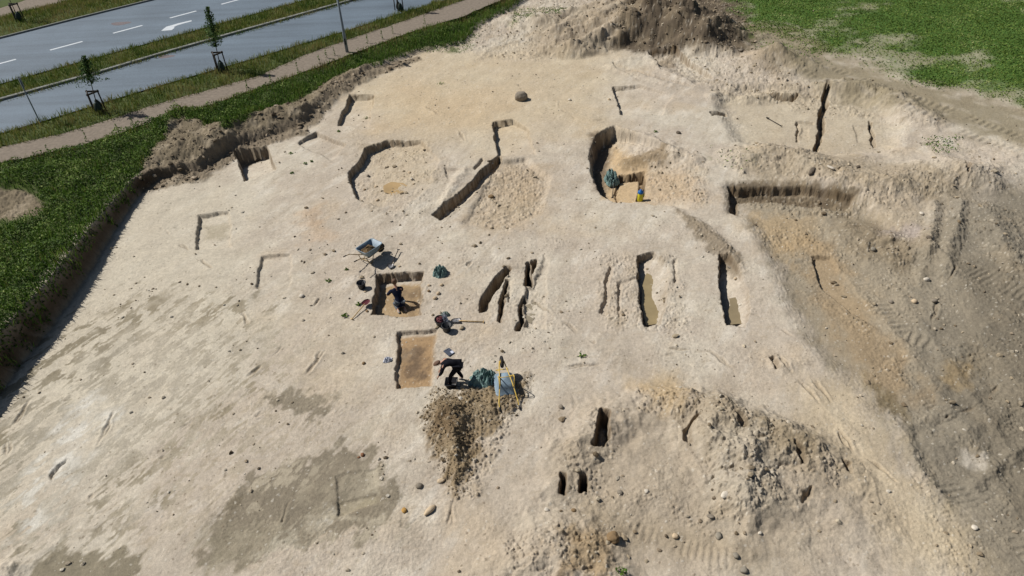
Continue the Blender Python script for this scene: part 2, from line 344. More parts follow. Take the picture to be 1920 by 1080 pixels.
    for P, w, pitch, amp in TW:
        mx = P.max(0) + w * 2; mn = P.min(0) - w * 2
        m = (x > mn[0]) & (x < mx[0]) & (y > mn[1]) & (y < mx[1])
        if amp == 0 or not m.any(): continue
        d, sg, arc, V = pline(P, x[m], y[m])
        k = 1 - sst(w * .8, w * 1.05, d); br = sst(-.2, .3, perlin(arc * .8, d * 0 + 3, 19) + .15)
        h[m] += k * br * amp * (np.sign(np.sin(arc * 2 * np.pi / pitch)) * np.abs(np.sin(arc * 2 * np.pi / pitch)) ** .5 - .6)
        rough[m] *= 1 - .6 * k * br
    grv = np.zeros_like(h)
    for P in GW:
        mx = P.max(0) + .4; mn = P.min(0) - .4
        m = (x > mn[0]) & (x < mx[0]) & (y > mn[1]) & (y < mx[1])
        if not m.any(): continue
        d, sg, arc, V = pline(P, x[m], y[m]); d = np.abs(d + .10 * perlin(x[m] * 1.6, y[m] * 1.6, 83)); br = sst(-.15, .35, perlin(arc * 1.1, P[0, 0] + 0 * d, 81))
        g_ = np.exp(-(d / .035) ** 2) * br; grv[m] = np.maximum(grv[m], g_); h[m] += -.045 * g_ + .02 * np.exp(-((d - .09) / .05) ** 2) * br
    if detail:
        f1 = fbm(x0 * 2.2, y0 * 2.2, 101, 4)
        h = h + rough * (.045 * f1 + .016 * np.clip(ridged(x * 1.1, y * 1.1, 105, 3), -1, 2))
        h = h + (.0025 + .007 * sst(-.3, .5, perlin(x0 * .45, y0 * .45, 113)) * sst(-15, -5, x0) + .014 * rough) * fbm(x0 * 11, y0 * 11, 111, 3)
        h = h - np.clip(rough, 0, 1) * .07 * sst(.80, 1.0, 1 - np.abs(perlin(x0 * .9 + .3 * f1, y0 * .9, 118)) * 2.2) * sst(-.1, .4, perlin(x0 * .5, y0 * .5, 119))
        cmask = sst(.05, 1.0, rough + .35 * perlin(x0 * .8, y0 * .8, 77))
        gr = inv * 0
        c1, i1 = clods(x0 + .05 * f1, y0, .34, .3, 201)
        c2, i2 = clods(x0, y0 + .04 * f1, .13, .62, 211)
        c3, i3 = clods(x0, y0, .075, .35, 221)
        vg = 1 - inv * .8 * (1 - bk)
        h = h + vg * (c1 * .34 * sst(.35, 1.1, cmask) * .42 + c2 * .15 * sst(.1, .8, cmask) * .9 + c3 * .075 * (.10 + .9 * cmask))
    else:
        i1 = i2 = i3 = c1 = c2 = c3 = 0 * h; cmask = rough; f1 = 0 * h
    # ground under the roads stays below the road sheets
    m = (x0 < 12) & (y0 > 18); kk = np.zeros_like(h)
    if m.any():
        xx, yy = x0[m], y0[m]
        rd = np.maximum.reduce([sdpoly(q, xx, yy) for q in (U_POLY, L_POLY, P_POLY, P2_POLY)]); kk[m] = sst(-.25, .05, rd)
    h = h * (1 - kk) + (ZR - .12) * kk
    if not colour: return h
    # ---------------- soil colours, with shade painted into pit walls, slots and the bank face
    X, Y = x0, y0
    c = np.empty(X.shape + (3,))
    
    nL = fbm(X * .22, Y * .22, 301, 4); nM = fbm(X * .9, Y * .9, 311, 4); nF = fbm(X * 5, Y * 5, 321, 3)
    base = alb(195, 181, 162); pale = alb(209, 198, 178); warm = alb(202, 179, 146); grey = alb(170, 157, 138)
    c[:] = base
    def mix(col, k):
        k = np.clip(k, 0, 1)[..., None]; c[:] = c * (1 - k) + col * k
    mix(pale, sst(-.3, .7, nL + .3 * nM) * .8)
    mix(warm, sst(.15, 1.0, fbm(X * .35, Y * .35, 331, 4)) * .38)
    mix(grey, sst(.2, .9, fbm(X * .45, Y * .45, 341, 4)) * .4)
    ca_, sa_ = math.cos(1.05), math.sin(1.05); U = X * ca_ + Y * sa_; Vv = -X * sa_ + Y * ca_
    sc1 = fbm(U * .5, Vv * 2.4, 391, 4); sc2 = fbm(U * 1.6, Vv * 7, 395, 3); sc3 = fbm(X * 1.4, Y * 4.2, 397, 3)
    mix(alb(222, 213, 198), sst(.15, .9, sc1 + .4 * nM) * .35); mix(alb(168, 152, 130), sst(.2, .9, -sc1 + .5 * sc2) * .30)
    mix(alb(172, 154, 128), sst(.35, .9, sc3 + .3 * nF) * .28)
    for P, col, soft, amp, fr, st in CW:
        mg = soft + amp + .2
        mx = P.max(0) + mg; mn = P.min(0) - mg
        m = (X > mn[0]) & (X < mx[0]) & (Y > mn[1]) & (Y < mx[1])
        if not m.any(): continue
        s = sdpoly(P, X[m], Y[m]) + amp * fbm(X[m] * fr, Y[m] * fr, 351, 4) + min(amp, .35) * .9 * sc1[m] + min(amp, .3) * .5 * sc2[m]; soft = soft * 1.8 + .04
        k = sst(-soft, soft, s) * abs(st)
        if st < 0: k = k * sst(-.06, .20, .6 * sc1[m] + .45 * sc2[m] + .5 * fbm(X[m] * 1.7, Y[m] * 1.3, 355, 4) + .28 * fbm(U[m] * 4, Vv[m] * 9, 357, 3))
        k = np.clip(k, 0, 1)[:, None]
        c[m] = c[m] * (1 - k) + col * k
    # disturbed spoil is a mix of darker and paler lumps
    mix(alb(150, 134, 110), cmask * sst(-.2, .7, nM) * .45)
    stones = (c3 > .12) * (i3 > .86) * (1 - .5 * inv); mix(alb(214, 205, 188), stones * .5)
    dk = (c3 > .10) * (i3 < .08); mix(alb(118, 104, 86), dk * .5)
    st2 = (c2 > .1) * (i2 > .8) * sst(.1, .8, cmask); mix(alb(205, 192, 170), st2 * .35)
    mix(alb(120, 104, 80), (c2 > .1) * (i2 < .25) * sst(.1, .8, cmask) * .35)
    mix(alb(112, 92, 68), cut * .8); mix(alb(140, 124, 102), grv * .5)  # cut walls: fresh brown soil with shade put into the colour; grooves slightly darker
    c *= (1 + .16 * cmask * (i2 - .5) * (c2 > .06))[..., None]
    # verge and field vegetation floor
    gcol = alb(70, 86, 34)
    mix(gcol, sst(.0, .5, vsd - bankw * .9 + .25 * nM) * .93)
    mix(alb(134, 120, 100), bk * .92); mix(alb(178, 163, 140), bk * sst(.1, .7, nM) * .45)
    mix(alb(70, 56, 41), np.exp(-((vsd - bankw * .45) / (bankw * .6)) ** 2) * .92 * sst(.3, .6, HV))  # bank face: brown soil darkened, its shade put into the colour
    fk = sst(-.8, 1.0, fd + 1.6 * fbm(X * .22, Y * .30, 361, 4))
    bare = sst(.2, .75, fbm(X * .10 + .07 * Y, Y * .22 - .1 * X, 371, 4) + .22 * np.exp(-(fd / 4) ** 2) + .25 * nM) * .62
    mix(alb(84, 112, 52), fk * (1 - .85 * bare))
    mix(alb(140, 132, 96), fk * bare * .5)
    mix(alb(66, 98, 36), fk * (1 - bare) * sst(0, .6, nM) * .5)
    # green tufts and tyre tracks on the bare strip beside the field
    d, sg, arc, V = pline(TRK, X, Y)
    lines = np.cos(d * 2 * np.pi / 1.15) * .5 + .5
    mix(alb(139, 127, 101), sst(3.2, 1.0, d + .8 * nM) * .8)
    mix(alb(182, 170, 150), sst(3.4, 2.2, d) * sst(.5, 1, lines) * .5 * sst(-.1, .4, nM))
    fine = 1 + .07 * nF + .05 * nM
    c *= fine[..., None]
    # low green weeds between spoil
    wk = sst(.35, .6, fbm(X * .8, Y * .8, 381, 4)) * WEEDM(X, Y); mix(alb(88, 100, 50), wk * .7)
    return h, np.clip(c, .004, .9), fk * (1 - bare), vsd
def WEEDM(X, Y):
    k = 0 * X
    for P in WEEDP: k = np.maximum(k, sst(-.6, .4, sdpoly(P, X, Y)))
    return k
FIELD = np.vstack([wpts([(1330, -60), (1420, 55), (1560, 100), (1700, 130), (1830, 165), (1925, 200), (2300, 330)], .3), [[70, 30], [400, 60], [400, 900], [60, 900]]])
TRK = wpts([(1440, 60), (1530, 118), (1650, 160), (1800, 200), (1950, 250), (2200, 330)], .2)
WEEDP = [wpts(p, .2) for p in ([(1330, 270), (1400, 290), (1400, 330), (1350, 310)], [(960, 10), (1060, 10), (1060, 30), (960, 50)], [(1740, 250), (1800, 250), (1790, 290), (1740, 280)],
         [(800, 60), (900, 60), (880, 92), (800, 95)], [(1370, 40), (1500, 60), (1560, 120), (1420, 100)], [(1720, 135), (1800, 150), (1780, 170), (1690, 160)])]
RW = [(wpts(p), [q[2] * (1.15 if i == 5 else .72 if i < 5 else 1.0 if i < 10 else .62) for q in p], w, l * (.28 if min(q[1] for q in p) > 735 else .62)) for i, (p, w, l) in enumerate(RIDGES)]
HW = [(wpts(p), H, w, l) for p, H, w, l in HEAPS]
RO = [(wpts(p), a, w) for p, a, w in ROUGH]
GW = [wpts(p) for p in GROOVES]
PITS = [(p, [v * (1.35 if w <= .06 and max(d) > .2 else 1) for v in d], w) for p, d, w in PITS]
PW = [(wpts(p), smooth_vals(wpts(p), d), min(d), max(d), w) for p, d, w in PITS]
TW = [(wpts(p), w, pt, a) for p, w, pt, a in TRACKS]
COLS = [  # outline, colour as in full sun (slots darkened for shade), soft edge m, ragged edge m, frequency, strength
 ([(0, 560), (300, 330), (450, 340), (480, 640), (300, 800), (-100, 1000)], (208, 197, 175), 1.0, .8, .5, .7),
 ([(780, 90), (1150, 100), (1140, 240), (900, 280), (690, 250), (640, 170)], (204, 184, 150), 1.5, 1.2, .3, .6),
 ([(740, 160), (960, 170), (940, 230), (720, 240)], (204, 176, 136), 1.0, 1.2, .5, .35),
 # mottled damp ground at the left
 ([(60, 640), (250, 560), (450, 560), (500, 700), (380, 820), (200, 1000), (-100, 1050), (-100, 760)], (146, 135, 113), .5, 1.5, 1.5, -.95),
 ([(-80, 800), (120, 740), (150, 850), (20, 960), (-80, 960)], (146, 135, 113), .3, 1.0, 1.6, -.8),
 ([(250, 560), (480, 560), (700, 800), (560, 880), (300, 1000), (180, 900)], (172, 158, 134), .8, 1.5, 1.0, -.5),
 ([(0, 800), (300, 600), (500, 640), (300, 850), (100, 1000)], (220, 210, 192), .8, 1.5, 1.0, -.4),
 ([(75, 850), (160, 755), (215, 770), (130, 860), (60, 990), (20, 960)], (228, 221, 206), .4, .7, 1.2, -.85),
 ([(150, 760), (200, 760), (140, 850), (90, 900)], (224, 217, 203), .3, .4, 1.2, .45),
 # wet patches
 ([(512, 748), (560, 728), (622, 745), (618, 775), (580, 792), (545, 775)], (140, 129, 110), .05, .3, 2.0, .92),
 ([(400, 985), (470, 890), (560, 870), (640, 830), (705, 850), (715, 900), (760, 950), (740, 985), (640, 1010), (500, 1040), (420, 1060), (380, 1040)], (138, 127, 108), .06, .4, 1.8, .93),
 ([(60, 1060), (110, 1035), (270, 1040), (255, 1075), (200, 1120), (60, 1120)], (139, 129, 108), .06, .3, 2.0, .93),
 ([(380, 1010), (470, 975), (520, 1000), (430, 1080), (390, 1080)], (150, 140, 118), .1, .3, 2.0, .6),
 ([(634, 895), (703, 880), (706, 925), (640, 936)], (140, 131, 112), .03, .02, 2, .6),
 ([(636, 940), (706, 930), (711, 942), (640, 964)], (168, 156, 130), .03, .02, 2, .8),
 ([(685, 885), (705, 880), (712, 925), (690, 915)], (196, 184, 160), .05, .15, 4, .8),
 ([(580, 970), (620, 960), (620, 985), (585, 985)], (210, 202, 185), .08, .25, 5, .8),
 ([(480, 1010), (560, 1005), (560, 1030), (485, 1035)], (200, 190, 168), .08, .3, 5, .6),
 ([(590, 960), (720, 975), (730, 985), (600, 970)], (196, 184, 160), .03, .06, 4, .6),
 ([(420, 960), (520, 900), (640, 900), (600, 960), (460, 1020)], (126, 115, 96), .2, .6, 1.6, -.9),
 ([(470, 880), (560, 870), (580, 900), (480, 960)], (188, 175, 152), .2, .5, 2.4, -.8),
 ([(580, 985), (700, 975), (740, 990), (600, 1040)], (184, 172, 150), .15, .5, 2.4, -.8),
 ([(400, 1000), (620, 860), (720, 880), (700, 1000), (450, 1060)], (172, 160, 138), .2, .6, 2.4, -.55),
 # warm pit floors, and dark slots with shade painted in
 ([(712, 522), (790, 520), (785, 588), (702, 588)], (172, 146, 110), .05, .1, 2, .95),
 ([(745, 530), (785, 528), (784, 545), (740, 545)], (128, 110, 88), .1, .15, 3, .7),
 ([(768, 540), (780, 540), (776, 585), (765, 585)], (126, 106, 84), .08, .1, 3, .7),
 ([(748, 628), (816, 624), (809, 723), (744, 725)], (170, 140, 104), .04, .03, 2, .97),
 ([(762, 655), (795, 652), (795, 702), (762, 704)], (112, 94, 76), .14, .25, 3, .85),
 ([(380, 418), (428, 416), (424, 444), (382, 446)], (172, 160, 136), .08, .1, 3, .7),
 ([(1133, 300), (1150, 250), (1215, 300), (1215, 372), (1130, 372)], (196, 168, 128), .15, .15, 2, .85),
 ([(1200, 300), (1300, 320), (1320, 380), (1200, 375)], (190, 164, 130), .5, .4, 1.5, .7),
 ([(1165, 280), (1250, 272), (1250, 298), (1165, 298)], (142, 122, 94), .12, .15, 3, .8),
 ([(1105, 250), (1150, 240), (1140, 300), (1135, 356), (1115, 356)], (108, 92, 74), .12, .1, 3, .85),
 ([(930, 300), (1035, 310), (1015, 420), (900, 440), (870, 410)], (182, 158, 124), .5, .5, 1.5, .5),
 ([(680, 270), (800, 260), (820, 340), (700, 380)], (190, 170, 138), .5, .4, 1.5, .5),
 ([(1163, 310), (1207, 311), (1206, 323), (1163, 322)], (62, 46, 34), .04, .03, 2, .9),  # far slot: dark brown soil, darkened further to stand for its shade
 ([(1199, 324), (1207, 324), (1206, 358), (1198, 362)], (62, 46, 34), .04, .03, 2, .9),  # right slot: same dark soil, shade painted into it
 # dark top soil heap
 ([(1150, 92), (1160, 40), (1200, -70), (1370, -60), (1425, 60), (1412, 104), (1290, 97), (1200, 99)], (94, 82, 67), .3, .35, .8, .96),
 ([(1230, 110), (1262, 96), (1270, 118), (1235, 122)], (140, 122, 98), .1, .1, 2, .6),
 ([(985, 60), (1080, 20), (1180, 0), (1190, 70), (1110, 108), (1000, 105)], (156, 139, 114), .4, .6, .9, .6),
 ([(1400, 120), (1450, 88), (1505, 130), (1450, 140)], (146, 130, 107), .4, .4, 1.0, .75),
 ([(1350, 165), (1540, 160), (1650, 180), (1680, 270), (1560, 285), (1400, 265)], (192, 176, 148), .5, .6, 1.0, .6),
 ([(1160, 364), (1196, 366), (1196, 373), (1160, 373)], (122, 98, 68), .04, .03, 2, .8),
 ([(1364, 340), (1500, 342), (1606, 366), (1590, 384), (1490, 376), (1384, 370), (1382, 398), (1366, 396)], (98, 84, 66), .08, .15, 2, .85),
 ([(1450, 440), (1480, 520), (1500, 560), (1560, 660), (1620, 700), (1600, 640), (1540, 560), (1500, 470)], (140, 126, 104), .3, .4, 1.2, .5),
 ([(1340, 870), (1400, 850), (1425, 900), (1400, 960), (1345, 940)], (216, 208, 196), .3, .5, 1.5, .85),
 ([(1050, 840), (1110, 800), (1150, 860), (1120, 950), (1050, 930)], (168, 156, 138), .2, .4, 1.5, .6),
 ([(1240, 760), (1320, 740), (1420, 800), (1380, 830), (1290, 800)], (146, 130, 106), .2, .4, 1.5, .6),
 ([(560, 560), (700, 600), (700, 760), (560, 700)], (206, 190, 164), .6, .8, .8, .4),
 # brown soil heap by the wheelbarrow
 ([(800, 770), (850, 735), (985, 712), (975, 750), (925, 800), (885, 885), (855, 928), (832, 890), (808, 830)], (142, 122, 92), .12, .25, 2.2, .9),
 ([(806, 775), (860, 765), (870, 840), (825, 850)], (112, 92, 68), .2, .25, 2.2, .8),
 # right hand excavation
 ([(1372, 352), (1600, 372), (1720, 430), (1990, 330), (2300, 900), (2100, 1300), (1870, 1120), (1760, 940), (1712, 880), (1690, 800), (1600, 720), (1520, 640), (1482, 560), (1450, 480), (1405, 405)], (160, 147, 125), .3, .45, 1.2, .9),
 ([(1740, 360), (1990, 330), (2300, 900), (2100, 1300), (1900, 1120), (1760, 930), (1715, 870), (1700, 800), (1690, 700), (1740, 560), (1720, 450)], (137, 128, 112), .7, .9, .6, .85),
 ([(1800, 480), (1960, 500), (2100, 800), (1930, 1000), (1800, 760)], (122, 112, 95), .6, 1.0, .5, .6),
 ([(1480, 430), (1560, 440), (1700, 680), (1740, 740), (1660, 740), (1560, 620)], (170, 142, 104), .35, .6, 1.0, .5),
 ([(1400, 390), (1530, 395), (1525, 470), (1450, 470)], (186, 160, 122), .3, .3, 1.0, .6),
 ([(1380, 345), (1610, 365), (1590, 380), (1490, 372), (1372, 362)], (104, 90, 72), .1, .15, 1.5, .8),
 ([(1600, 350), (1740, 360), (1740, 470), (1650, 450)], (178, 160, 134), .4, .5, .9, .6),
 ([(1640, 420), (1730, 425), (1725, 450), (1650, 440)], (176, 164, 158), .2, .3, 1.2, .6),
 ([(1560, 360), (1720, 460), (1720, 500), (1600, 470)], (130, 115, 92), .3, .4, 1.0, .6),
 ([(1770, 680), (1830, 675), (1815, 710), (1775, 712)], (166, 140, 98), .2, .25, 2.5, .5),
 ([(1625, 700), (1690, 750), (1690, 785), (1650, 760)], (112, 98, 70), .1, .2, 2, .7),
 ([(1805, 842), (1850, 850), (1840, 872), (1808, 866)], (196, 186, 170), .1, .2, 2.5, .8),
 ([(1380, 280), (1600, 290), (1800, 330), (1800, 370), (1500, 345), (1390, 335)], (158, 141, 114), .4, .5, .8, .6),
 ([(1500, 690), (1600, 720), (1700, 870), (1760, 950), (1850, 1080), (1700, 1080), (1560, 900), (1490, 800)], (200, 180, 146), .4, .4, .9, .6),
 # bottom middle rubble
 ([(1030, 850), (1130, 760), (1250, 700), (1520, 790), (1600, 900), (1640, 1000), (1500, 1100), (950, 1100), (960, 1000)], (168, 152, 129), .9, 1.0, .7, .65),
 ([(1330, 800), (1420, 830), (1430, 980), (1360, 980), (1320, 900)], (176, 164, 144), .3, .4, 1.0, .6),
 ([(1060, 1010), (1150, 1000), (1140, 1090), (1050, 1090)], (146, 118, 76), .2, .3, 1.5, .6),
 ([(1180, 720), (1260, 700), (1300, 740), (1250, 780)], (186, 156, 108), .3, .3, 1.2, .5),
 ([(1420, 800), (1520, 830), (1540, 880), (1440, 870)], (130, 113, 84), .3, .3, 1.2, .6),
 ([(1100, 940), (1250, 985), (1440, 1040), (1430, 1080), (1150, 1010), (1090, 970)], (166, 150, 126), .15, .2, 1.0, .7),
 ([(1258, 383), (1335, 430), (1395, 480), (1390, 520), (1355, 490), (1300, 440)], (140, 126, 106), .06, .15, 2, .85),
 ([(560, 400), (600, 385), (620, 450), (580, 450)], (192, 156, 116), .3, .4, 1.5, .4),
 ([(290, 320), (420, 262), (600, 200), (690, 130), (620, 150), (480, 222), (340, 232)], (158, 141, 118), .25, .2, 1.2, .8),
 ([(-30, 350), (60, 345), (75, 385), (20, 400), (-30, 410)], (140, 122, 104), .15, .2, 1.5, .9),
]
BELTW = wpts(BELT, .3); BARE2 = wpts([(-60, 348), (20, 346), (58, 350), (78, 372), (60, 392), (10, 402), (-60, 400)], .9)
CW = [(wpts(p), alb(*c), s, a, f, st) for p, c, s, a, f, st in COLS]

# roads as world lines (all run at about 45 degrees)
def rl(l): return wpts(l, ZR)
RD_U_TOP = rl([(-400, 168), (0, 73), (145, 36), (290, 0), (560, -70), (900, -165)])
RD_U_BOT = rl([(-400, 262), (0, 157), (167, 111), (277, 81), (383, 52), (480, 25), (640, -20), (980, -118)])
RD_L_TOP = rl([(-400, 302), (0, 190), (180, 140), (300, 104), (480, 53), (640, 8), (980, -90)])
RD_L_BOT = rl([(-400, 365), (0, 250), (80, 227), (207, 188), (300, 160), (480, 108), (640, 60), (740, 28), (1000, -50)])
PATH_T = rl([(-400, 375), (0, 275), (110, 251), (167, 235), (300, 193), (480, 143), (580, 99), (680, 64), (780, 31), (857, 4), (1050, -60)])
PATH_B = rl([(-400, 410), (0, 306), (167, 268), (300, 222), (400, 194), (480, 166), (580, 131), (680, 92), (780, 56), (860, 33), (950, -5), (1100, -60)])
PATH2_T = rl([(-400, 90), (0, 15), (80, -10), (300, -70)]); PATH2_B = rl([(-400, 125), (0, 32), (135, -1), (400, -65)])
def bounds_poly(a, b): return np.vstack([a, b[::-1]])
U_POLY, L_POLY, P_POLY, P2_POLY = bounds_poly(RD_U_TOP, RD_U_BOT), bounds_poly(RD_L_TOP, RD_L_BOT), bounds_poly(PATH_T, PATH_B), bounds_poly(PATH2_T, PATH2_B)

# ------------------------------------------------------------------ object helpers
def tag(o, label=None, cat=None, group=None, kind=None):
    if label: o['label'] = label
    if cat: o['category'] = cat
    if group: o['group'] = group
    if kind: o['kind'] = kind
    return o
def link(name, me, mat=None, parent=None):
    o = bpy.data.objects.new(name, me); COL.objects.link(o)
    if mat is not None and not me.materials: me.materials.append(mat)
    if parent is not None: o.parent = parent
    return o
def empty(name, loc, label, cat, rz=0, group=None):
    o = bpy.data.objects.new(name, None); COL.objects.link(o); o.location = [float(v) for v in loc]; o.rotation_euler = (0, 0, rz)
    o.empty_display_size = .1
    return tag(o, label, cat, group)
def mesh_np(name, V, Fq, attrs=None, smooth=True):
    """fast mesh from arrays; Fq is (n,3) or (n,4)"""
    me = bpy.data.meshes.new(name); n = len(Fq); k = Fq.shape[1]
    me.vertices.add(len(V)); me.vertices.foreach_set('co', np.ascontiguousarray(V, np.float32).ravel())
    me.loops.add(n * k); me.loops.foreach_set('vertex_index', np.ascontiguousarray(Fq, np.int32).ravel())
    me.polygons.add(n); me.polygons.foreach_set('loop_start', np.arange(0, n * k, k, dtype=np.int32))
    me.polygons.foreach_set('loop_total', np.full(n, k, np.int32))
    me.polygons.foreach_set('use_smooth', np.full(n, smooth, bool))
    me.update(calc_edges=True)
    for an, ar in (attrs or {}).items():
        a = me.color_attributes.new(an, 'FLOAT_COLOR', 'POINT')
        a.data.foreach_set('color', np.ascontiguousarray(np.c_[ar, np.ones(len(ar))], np.float32).ravel())
    return me
def mat(name, col=(.5, .5, .5), rough=.8, metal=0, attr=None, nscale=0, namt=.15, bump=0, bscale=60, spec=.3, sub=0, obj_space=True):
    m = bpy.data.materials.new(name); m.use_nodes = True; t = m.node_tree; b = t.nodes['Principled BSDF']
    b.inputs['Roughness'].default_value = rough; b.inputs['Metallic'].default_value = metal
    b.inputs['Specular IOR Level'].default_value = spec
    tc = t.nodes.new('ShaderNodeTexCoord'); src = None
    if attr:
        a = t.nodes.new('ShaderNodeAttribute'); a.attribute_name = attr; src = a.outputs['Color']
    if nscale:
        n = t.nodes.new('ShaderNodeTexNoise'); n.inputs['Scale'].default_value = nscale; n.inputs['Detail'].default_value = 5
        t.links.new(tc.outputs['Object'], n.inputs['Vector'])
        mr = t.nodes.new('ShaderNodeMapRange'); mr.inputs[1].default_value = .3; mr.inputs[2].default_value = .7
        mr.inputs[3].default_value = 1 - namt; mr.inputs[4].default_value = 1 + namt
        t.links.new(n.outputs['Fac'], mr.inputs[0])
        vm = t.nodes.new('ShaderNodeVectorMath'); vm.operation = 'SCALE'
        if src: t.links.new(src, vm.inputs[0])
        else: vm.inputs[0].default_value = col[:3]
        t.links.new(mr.outputs[0], vm.inputs['Scale']); src = vm.outputs[0]
    if src: t.links.new(src, b.inputs['Base Color'])
    else: b.inputs['Base Color'].default_value = (*col[:3], 1)
    if bump:
        n = t.nodes.new('ShaderNodeTexNoise'); n.inputs['Scale'].default_value = bscale; n.inputs['Detail'].default_value = 4
        t.links.new(tc.outputs['Object'], n.inputs['Vector'])
        bp = t.nodes.new('ShaderNodeBump'); bp.inputs['Strength'].default_value = bump; bp.inputs['Distance'].default_value = .02
        t.links.new(n.outputs['Fac'], bp.inputs['Height']); t.links.new(bp.outputs[0], b.inputs['Normal'])
    return m

# ------------------------------------------------------------------ ground: one sheet to the horizon
def ground_grid(step=1.35):
    # rows finer where the ground is near; columns fan out with distance
    cy = np.arange(1230, -75, -step)
    Yd = np.array([at(960, v)[1] for v in cy])
    Ys = np.concatenate([[-14, -8, -4, 0, 2.5, 4.5], [y for y in (6., 6.8) if y < Yd[0]], Yd, Yd[-1] * np.cumprod(np.full(26, 1.18))])
    u0 = np.arange(-1130, 1130, step * 1.12) / 1280
    us = np.concatenate([[-40, -12, -6, -4, -3, -2, -1.5, -1.2, -1.0], u0, [1.0, 1.2, 1.5, 2, 3, 4, 6, 12, 40]])
    wY = np.maximum(.795 * Ys + 9.4, 1.5)
    # the frame is rolled a little: shift the fan so that the fine part covers it
    X = us[None, :] * wY[:, None] - (.045 * wY)[:, None] * 0
    Y = np.repeat(Ys[:, None], len(us), 1)
    return X, Y
GX, GY = ground_grid()
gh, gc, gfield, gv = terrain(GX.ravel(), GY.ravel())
farm = np.hypot(GX.ravel(), GY.ravel()) > 200
gh[farm] = ZR - .1
nr, nc = GX.shape
ii = np.arange(nr * nc).reshape(nr, nc)
quads = np.stack([ii[:-1, :-1], ii[:-1, 1:], ii[1:, 1:], ii[1:, :-1]], -1).reshape(-1, 4)
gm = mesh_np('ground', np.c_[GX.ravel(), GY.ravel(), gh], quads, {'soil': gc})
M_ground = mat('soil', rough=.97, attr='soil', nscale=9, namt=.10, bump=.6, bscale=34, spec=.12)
M_ground.node_tree.nodes['Bump'].inputs['Distance'].default_value = .022
# second, finer grain in the soil material
t = M_ground.node_tree; b = t.nodes['Principled BSDF']
tc = t.nodes.new('ShaderNodeTexCoord'); n2 = t.nodes.new('ShaderNodeTexNoise'); n2.inputs['Scale'].default_value = 26; n2.inputs['Detail'].default_value = 6; n2.inputs['Roughness'].default_value = .7
t.links.new(tc.outputs['Object'], n2.inputs['Vector'])
mr = t.nodes.new('ShaderNodeMapRange'); mr.inputs[1].default_value = .32; mr.inputs[2].default_value = .68; mr.inputs[3].default_value = .84; mr.inputs[4].default_value = 1.13
t.links.new(n2.outputs['Fac'], mr.inputs[0]); old = b.inputs['Base Color'].links[0].from_socket
vm = t.nodes.new('ShaderNodeVectorMath'); vm.operation = 'SCALE'; t.links.new(old, vm.inputs[0]); t.links.new(mr.outputs[0], vm.inputs['Scale']); t.links.new(vm.outputs[0], b.inputs['Base Color'])
tag(link('ground', gm, M_ground), kind='structure')

_hc = {}
def gz(x, y):
    """height of the ground sheet at points"""
    x = np.atleast_1d(np.asarray(x, float)); y = np.atleast_1d(np.asarray(y, float))
    return terrain(x, y, True, False)
def gpt(px, py):
    """ground point seen at a pixel of the photograph"""
    z = 0.0
    for _ in range(6):
        p = at(px, py, z); z = .5 * z + .5 * float(gz(p[0], p[1])[0])
    p = at(px, py, z); return np.array([p[0], p[1], float(gz(p[0], p[1])[0])])

# ------------------------------------------------------------------ roads, kerbs, paths, markings
def resample(P, n):
    d = np.r_[0, np.cumsum(np.hypot(*np.diff(P, axis=0).T))]; t = np.linspace(0, d[-1], n)
    return np.c_[np.interp(t, d, P[:, 0]), np.interp(t, d, P[:, 1])]
def strip(name, A, B, z, m, n=240, cross=8, jit=0, kind='structure', attr=None):
    A = resample(A, n); B = resample(B, n)
    ts = np.linspace(0, 1, cross); V = []
    for k, tt in enumerate(ts):
        P = A * (1 - tt) + B * tt
        if jit and k in (0, cross - 1):
            dn = (B - A) / (np.linalg.norm(B - A, axis=1)[:, None]); P = P + dn * (jit * fbm(P[:, 0] * 1.3, P[:, 1] * 1.3, 5 + k, 3))[:, None]
        zz = np.full(n, z); V.append(np.c_[P, zz])
    V = np.array(V).reshape(-1, 3); q = np.arange(n * cross).reshape(cross, n)
    F = np.stack([q[:-1, :-1], q[1:, :-1], q[1:, 1:], q[:-1, 1:]], -1).reshape(-1, 4)
    return tag(link(name, mesh_np(name, V, F), m), kind=kind)
def asphalt(name, col):
    m = mat(name, col, rough=.72, nscale=.35, namt=.10, bump=.25, bscale=70, spec=.5)
    t = m.node_tree; b = t.nodes['Principled BSDF']; old = b.inputs['Base Color'].links[0].from_socket
    tc = t.nodes.new('ShaderNodeTexCoord'); mp = t.nodes.new('ShaderNodeMapping'); mp.inputs['Rotation'].default_value[2] = R(-45); mp.inputs['Scale'].default_value = (.05, 1.1, 1)
    n = t.nodes.new('ShaderNodeTexNoise'); n.inputs['Scale'].default_value = 1.0; n.inputs['Detail'].default_value = 3
    t.links.new(tc.outputs['Object'], mp.inputs[0]); t.links.new(mp.outputs[0], n.inputs['Vector'])
    n3 = t.nodes.new('ShaderNodeTexNoise'); n3.inputs['Scale'].default_value = 14; n3.inputs['Detail'].default_value = 6; t.links.new(tc.outputs['Object'], n3.inputs['Vector'])
    ad = t.nodes.new('ShaderNodeMath'); ad.operation = 'ADD'; t.links.new(n.outputs['Fac'], ad.inputs[0]); t.links.new(n3.outputs['Fac'], ad.inputs[1])
    mr = t.nodes.new('ShaderNodeMapRange'); mr.inputs[1].default_value = .7; mr.inputs[2].default_value = 1.3; mr.inputs[3].default_value = .76; mr.inputs[4].default_value = 1.2
    t.links.new(ad.outputs[0], mr.inputs[0]); vm = t.nodes.new('ShaderNodeVectorMath'); vm.operation = 'SCALE'
    t.links.new(old, vm.inputs[0]); t.links.new(mr.outputs[0], vm.inputs['Scale']); t.links.new(vm.outputs[0], b.inputs['Base Color'])
    return m
M_asph = asphalt('asphalt', alb(102, 115, 126))
